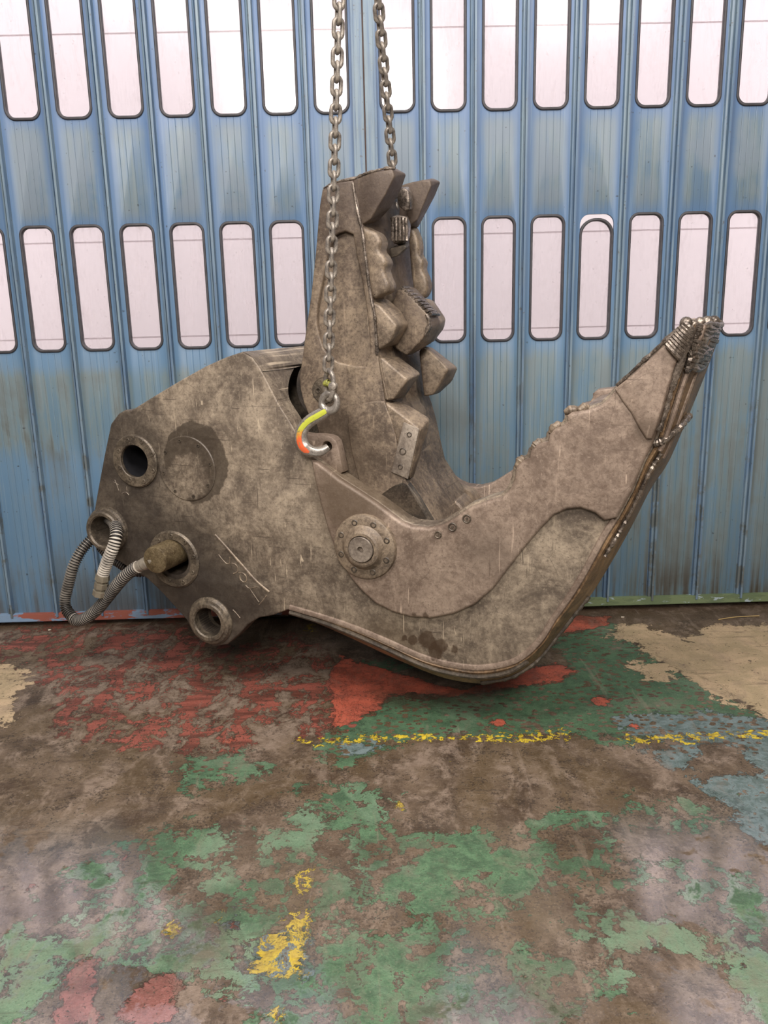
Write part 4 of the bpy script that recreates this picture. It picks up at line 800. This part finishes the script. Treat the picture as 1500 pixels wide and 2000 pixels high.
# ------------------------------------------------------------------ hook, coupling link and chains (world space)
def hook():
    D = -.05
    e = empty('lifting_hook', W(640, 786, D)); e['label'] = 'steel lifting hook with yellow and orange paint caught in the plate lug'; e['category'] = 'hook'
    P0 = Vector(e.location)
    Wp = lambda x, y, d=D: W(x, y, d)-P0
    sc = rad(620, 830, 10, D)/10
    cl = [(641, 801, 9), (634, 805, 10), (622, 812, 10.5), (608, 820, 10.5), (597, 830, 10.5), (590, 841, 10.5), (588, 853, 11), (590, 865, 11.5), (596, 875, 11.5), (606, 881, 10), (618, 883, 9), (630, 880, 8), (641, 873, 6)]
    pts = [Wp(x, y, D+(.045*max(0, (i-8)/4)**1.5)) for i, (x, y, r) in enumerate(cl)]; rr = [r*sc*1.18 for x, y, r in cl]
    P = crom(pts, 5); R = []
    for a, b in zip(rr, rr[1:]): R += [a+(b-a)*k/5 for k in range(5)]
    R.append(rr[-1])
    bm = bmesh.new(); tube(bm, P, R, 16, flat=(N, .75)); 
    ring = [Wp(643.5+15*math.cos(t)*1.0, 786+17*math.sin(t)) for t in (2*math.pi*i/32 for i in range(32))]
    tube(bm, ring, [.0132*(1+.35*max(0, math.sin(2*math.pi*i/32))) for i in range(32)], 12, closed=True)
    h = finish(bm, 'hook_body', M_hook, e, 50)
    global HZ; HZ = W(600, 846, D).z-P0.z
    bm = bmesh.new(); m_ = len(P); ids = range(1, m_-14); v0 = []
    rows = []
    for i in ids:
        t = (P[min(i+1, m_-1)]-P[max(i-1, 0)]).normalized(); b = t.cross(N).normalized(); k = .42*min(1, (i+1)/3, (m_-13-i)/5)
        rows.append([P[i]-N*R[i]*.75*math.sqrt(max(0, 1-(q*k)**2))*1.02+b*R[i]*q*k-N*.0012 for q in (-1, -.5, 0, .5, 1)])
    vs = [[bm.verts.new(p) for p in r] for r in rows]
    for r1, r2 in zip(vs, vs[1:]):
        for k in range(4): bm.faces.new((r1[k], r1[k+1], r2[k+1], r2[k]))
    ex = bmesh.ops.extrude_face_region(bm, geom=list(bm.faces)); 
    for v in [g for g in ex['geom'] if isinstance(g, bmesh.types.BMVert)]: v.co += N*.003
    finish(bm, 'painted_web', paint_hook(), e, 50)
    # coupling link between hook eye and chain
    c = empty('coupling_link', W(646, 755, D)); c['label'] = 'steel coupling link with yellow painted pin joining the left chain to the hook'; c['category'] = 'coupling link'
    Q0 = c.location.copy(); Wq = lambda x, y, d=D: W(x, y, d)-Q0
    bm = bmesh.new()
    tube(bm, crom([Wq(641, 722, D+.0), Wq(648, 730, D-.012), Wq(651, 742, D-.014), Wq(650, 754, D-.016)], 6), [.010]*18+[.012], 10)
    tube(bm, crom([Wq(641, 722, D), Wq(637, 733, D+.012), Wq(636, 744, D+.014), Wq(637, 754, D+.012)], 6), [.010]*18+[.012], 10); finish(bm, 'upper_bow', M_chain, c, 50)
    bm = bmesh.new(); tube(bm, crom([Wq(650, 752, D-.014), Wq(650, 764, D-.014), Wq(648, 774, D-.012), Wq(644, 780, D), Wq(640, 776, D+.012), Wq(637, 764, D+.014), Wq(637, 752, D+.012)], 6), .0105, 10); finish(bm, 'lower_bow', M_chain, c, 50)
    bm = bmesh.new(); lathe(bm, [(0, -.012), (.008, -.012), (.0165, -.008), (.0165, .012), (0, .012)], Wq(650, 754, D-.016), N, 24); finish(bm, 'pin_head', M_chain, c, 30)
    bm = bmesh.new(); tube(bm, [Wq(634, 748, D), Wq(650, 753, D-.01)], .012, 12); lathe(bm, [(.014, -.004), (.016, 0), (.014, .004)], Wq(640, 748, D), (A*.9), 16, closed=True); finish(bm, 'coupling_pin', plain('yellow_speckled_pin', srgb(150, 150, 70), .5, var=.7, sc=90), c, 40)
hook()

LINK_P, LINK_R = .0445, .0077
def link_mesh():
    bm = bmesh.new(); hw = .0238-LINK_R; hl = LINK_P/2+LINK_R-hw*0.0; s_ = hl-hw; pts = []
    for i in range(12): a = math.pi*i/11; pts.append((hw*math.cos(a), 0, s_+hw*math.sin(a)))
    for i in range(12): a = math.pi+math.pi*i/11; pts.append((hw*math.cos(a), 0, -s_+hw*math.sin(a)))
    tube(bm, pts, LINK_R, 10, closed=True)
    for f in bm.faces: f.smooth = True
    me = bpy.data.meshes.new('chain_link'); bm.to_mesh(me); bm.free(); me.materials.append(M_chain); return me
LM = link_mesh()
B1 = W(641, 722, -.05); B2 = B1+N*(TJ+.10)
_a = (B1-CAM).cross(ray(662, 0)).cross((B2-CAM).cross(ray(738, 0))).normalized()
APEX = CAM+_a*(3.6 if _a.z > 0 else -3.6)
def chain(bottom, label, start=0):
    top = APEX; d = top-bottom; n = int(d.length/LINK_P)
    e = empty('lifting_chain', bottom); e['label'] = label; e['category'] = 'chain'; e['group'] = 'lifting chains'
    dn = d.normalized(); face = (CAM-bottom); face -= face.dot(dn)*dn; face.normalize()
    side = dn.cross(face)
    for i in range(n):
        if i*LINK_P > 2.35: break
        p = dn*(LINK_P*(i+.5)); tw = math.radians(8+ (90 if (i+start) % 2 else 0)+random.uniform(-5, 5)+i*.35)
        y = face*math.cos(tw)+side*math.sin(tw); x = y.cross(dn)
        o = bpy.data.objects.new('chain_link', LM); C.objects.link(o); o.parent = e
        o.matrix_local = Matrix(((x.x, y.x, dn.x, p.x), (x.y, y.y, dn.y, p.y), (x.z, y.z, dn.z, p.z), (0, 0, 0, 1)))
    return e
chain(B1, 'steel link chain hanging in front of the upper jaw down to the painted hook', 0)
chain(B2, 'steel link chain that disappears behind the top of the upper jaw', 1)

# ------------------------------------------------------------------ small litter on the floor by the gate
def chip(name, px, py, r, label, cat):
    p = on_floor(px, py); bm = bmesh.new(); pts = [(random.uniform(-1, 1)*r, random.uniform(-.7, .7)*r, random.uniform(0, .7)*r) for _ in range(14)]+[(-r*.7, -r*.4, 0), (r*.7, -r*.4, 0), (0, r*.6, 0)]
    hull(bm, pts, r*.08, 1); o = finish(bm, name, plain('pale_stone', srgb(196, 184, 166), .5, sc=60), None, 40); o.location = p; o['label'] = label; o['category'] = cat
chip('stone_chip', 1216, 1206, .011, 'tiny pale stone chip on the floor under the right gate leaf', 'stone chip')
chip('stone_chip', 97, 1231, .010, 'tiny pale stone chip on the red floor at the far left', 'stone chip')
a, b = on_floor(1403, 1211), on_floor(1483, 1204); bm = bmesh.new()
tube(bm, crom([Vector((0, 0, .003)), (b-a)*.45+Vector((0, .008, .006)), (b-a)+Vector((0, 0, .004))], 6), .0022, 6)
o = finish(bm, 'straw', plain('dry_straw', srgb(188, 160, 104), .6), None); o.location = a; o['label'] = 'thin dry straw lying on the floor below the gate at far right'; o['category'] = 'straw'
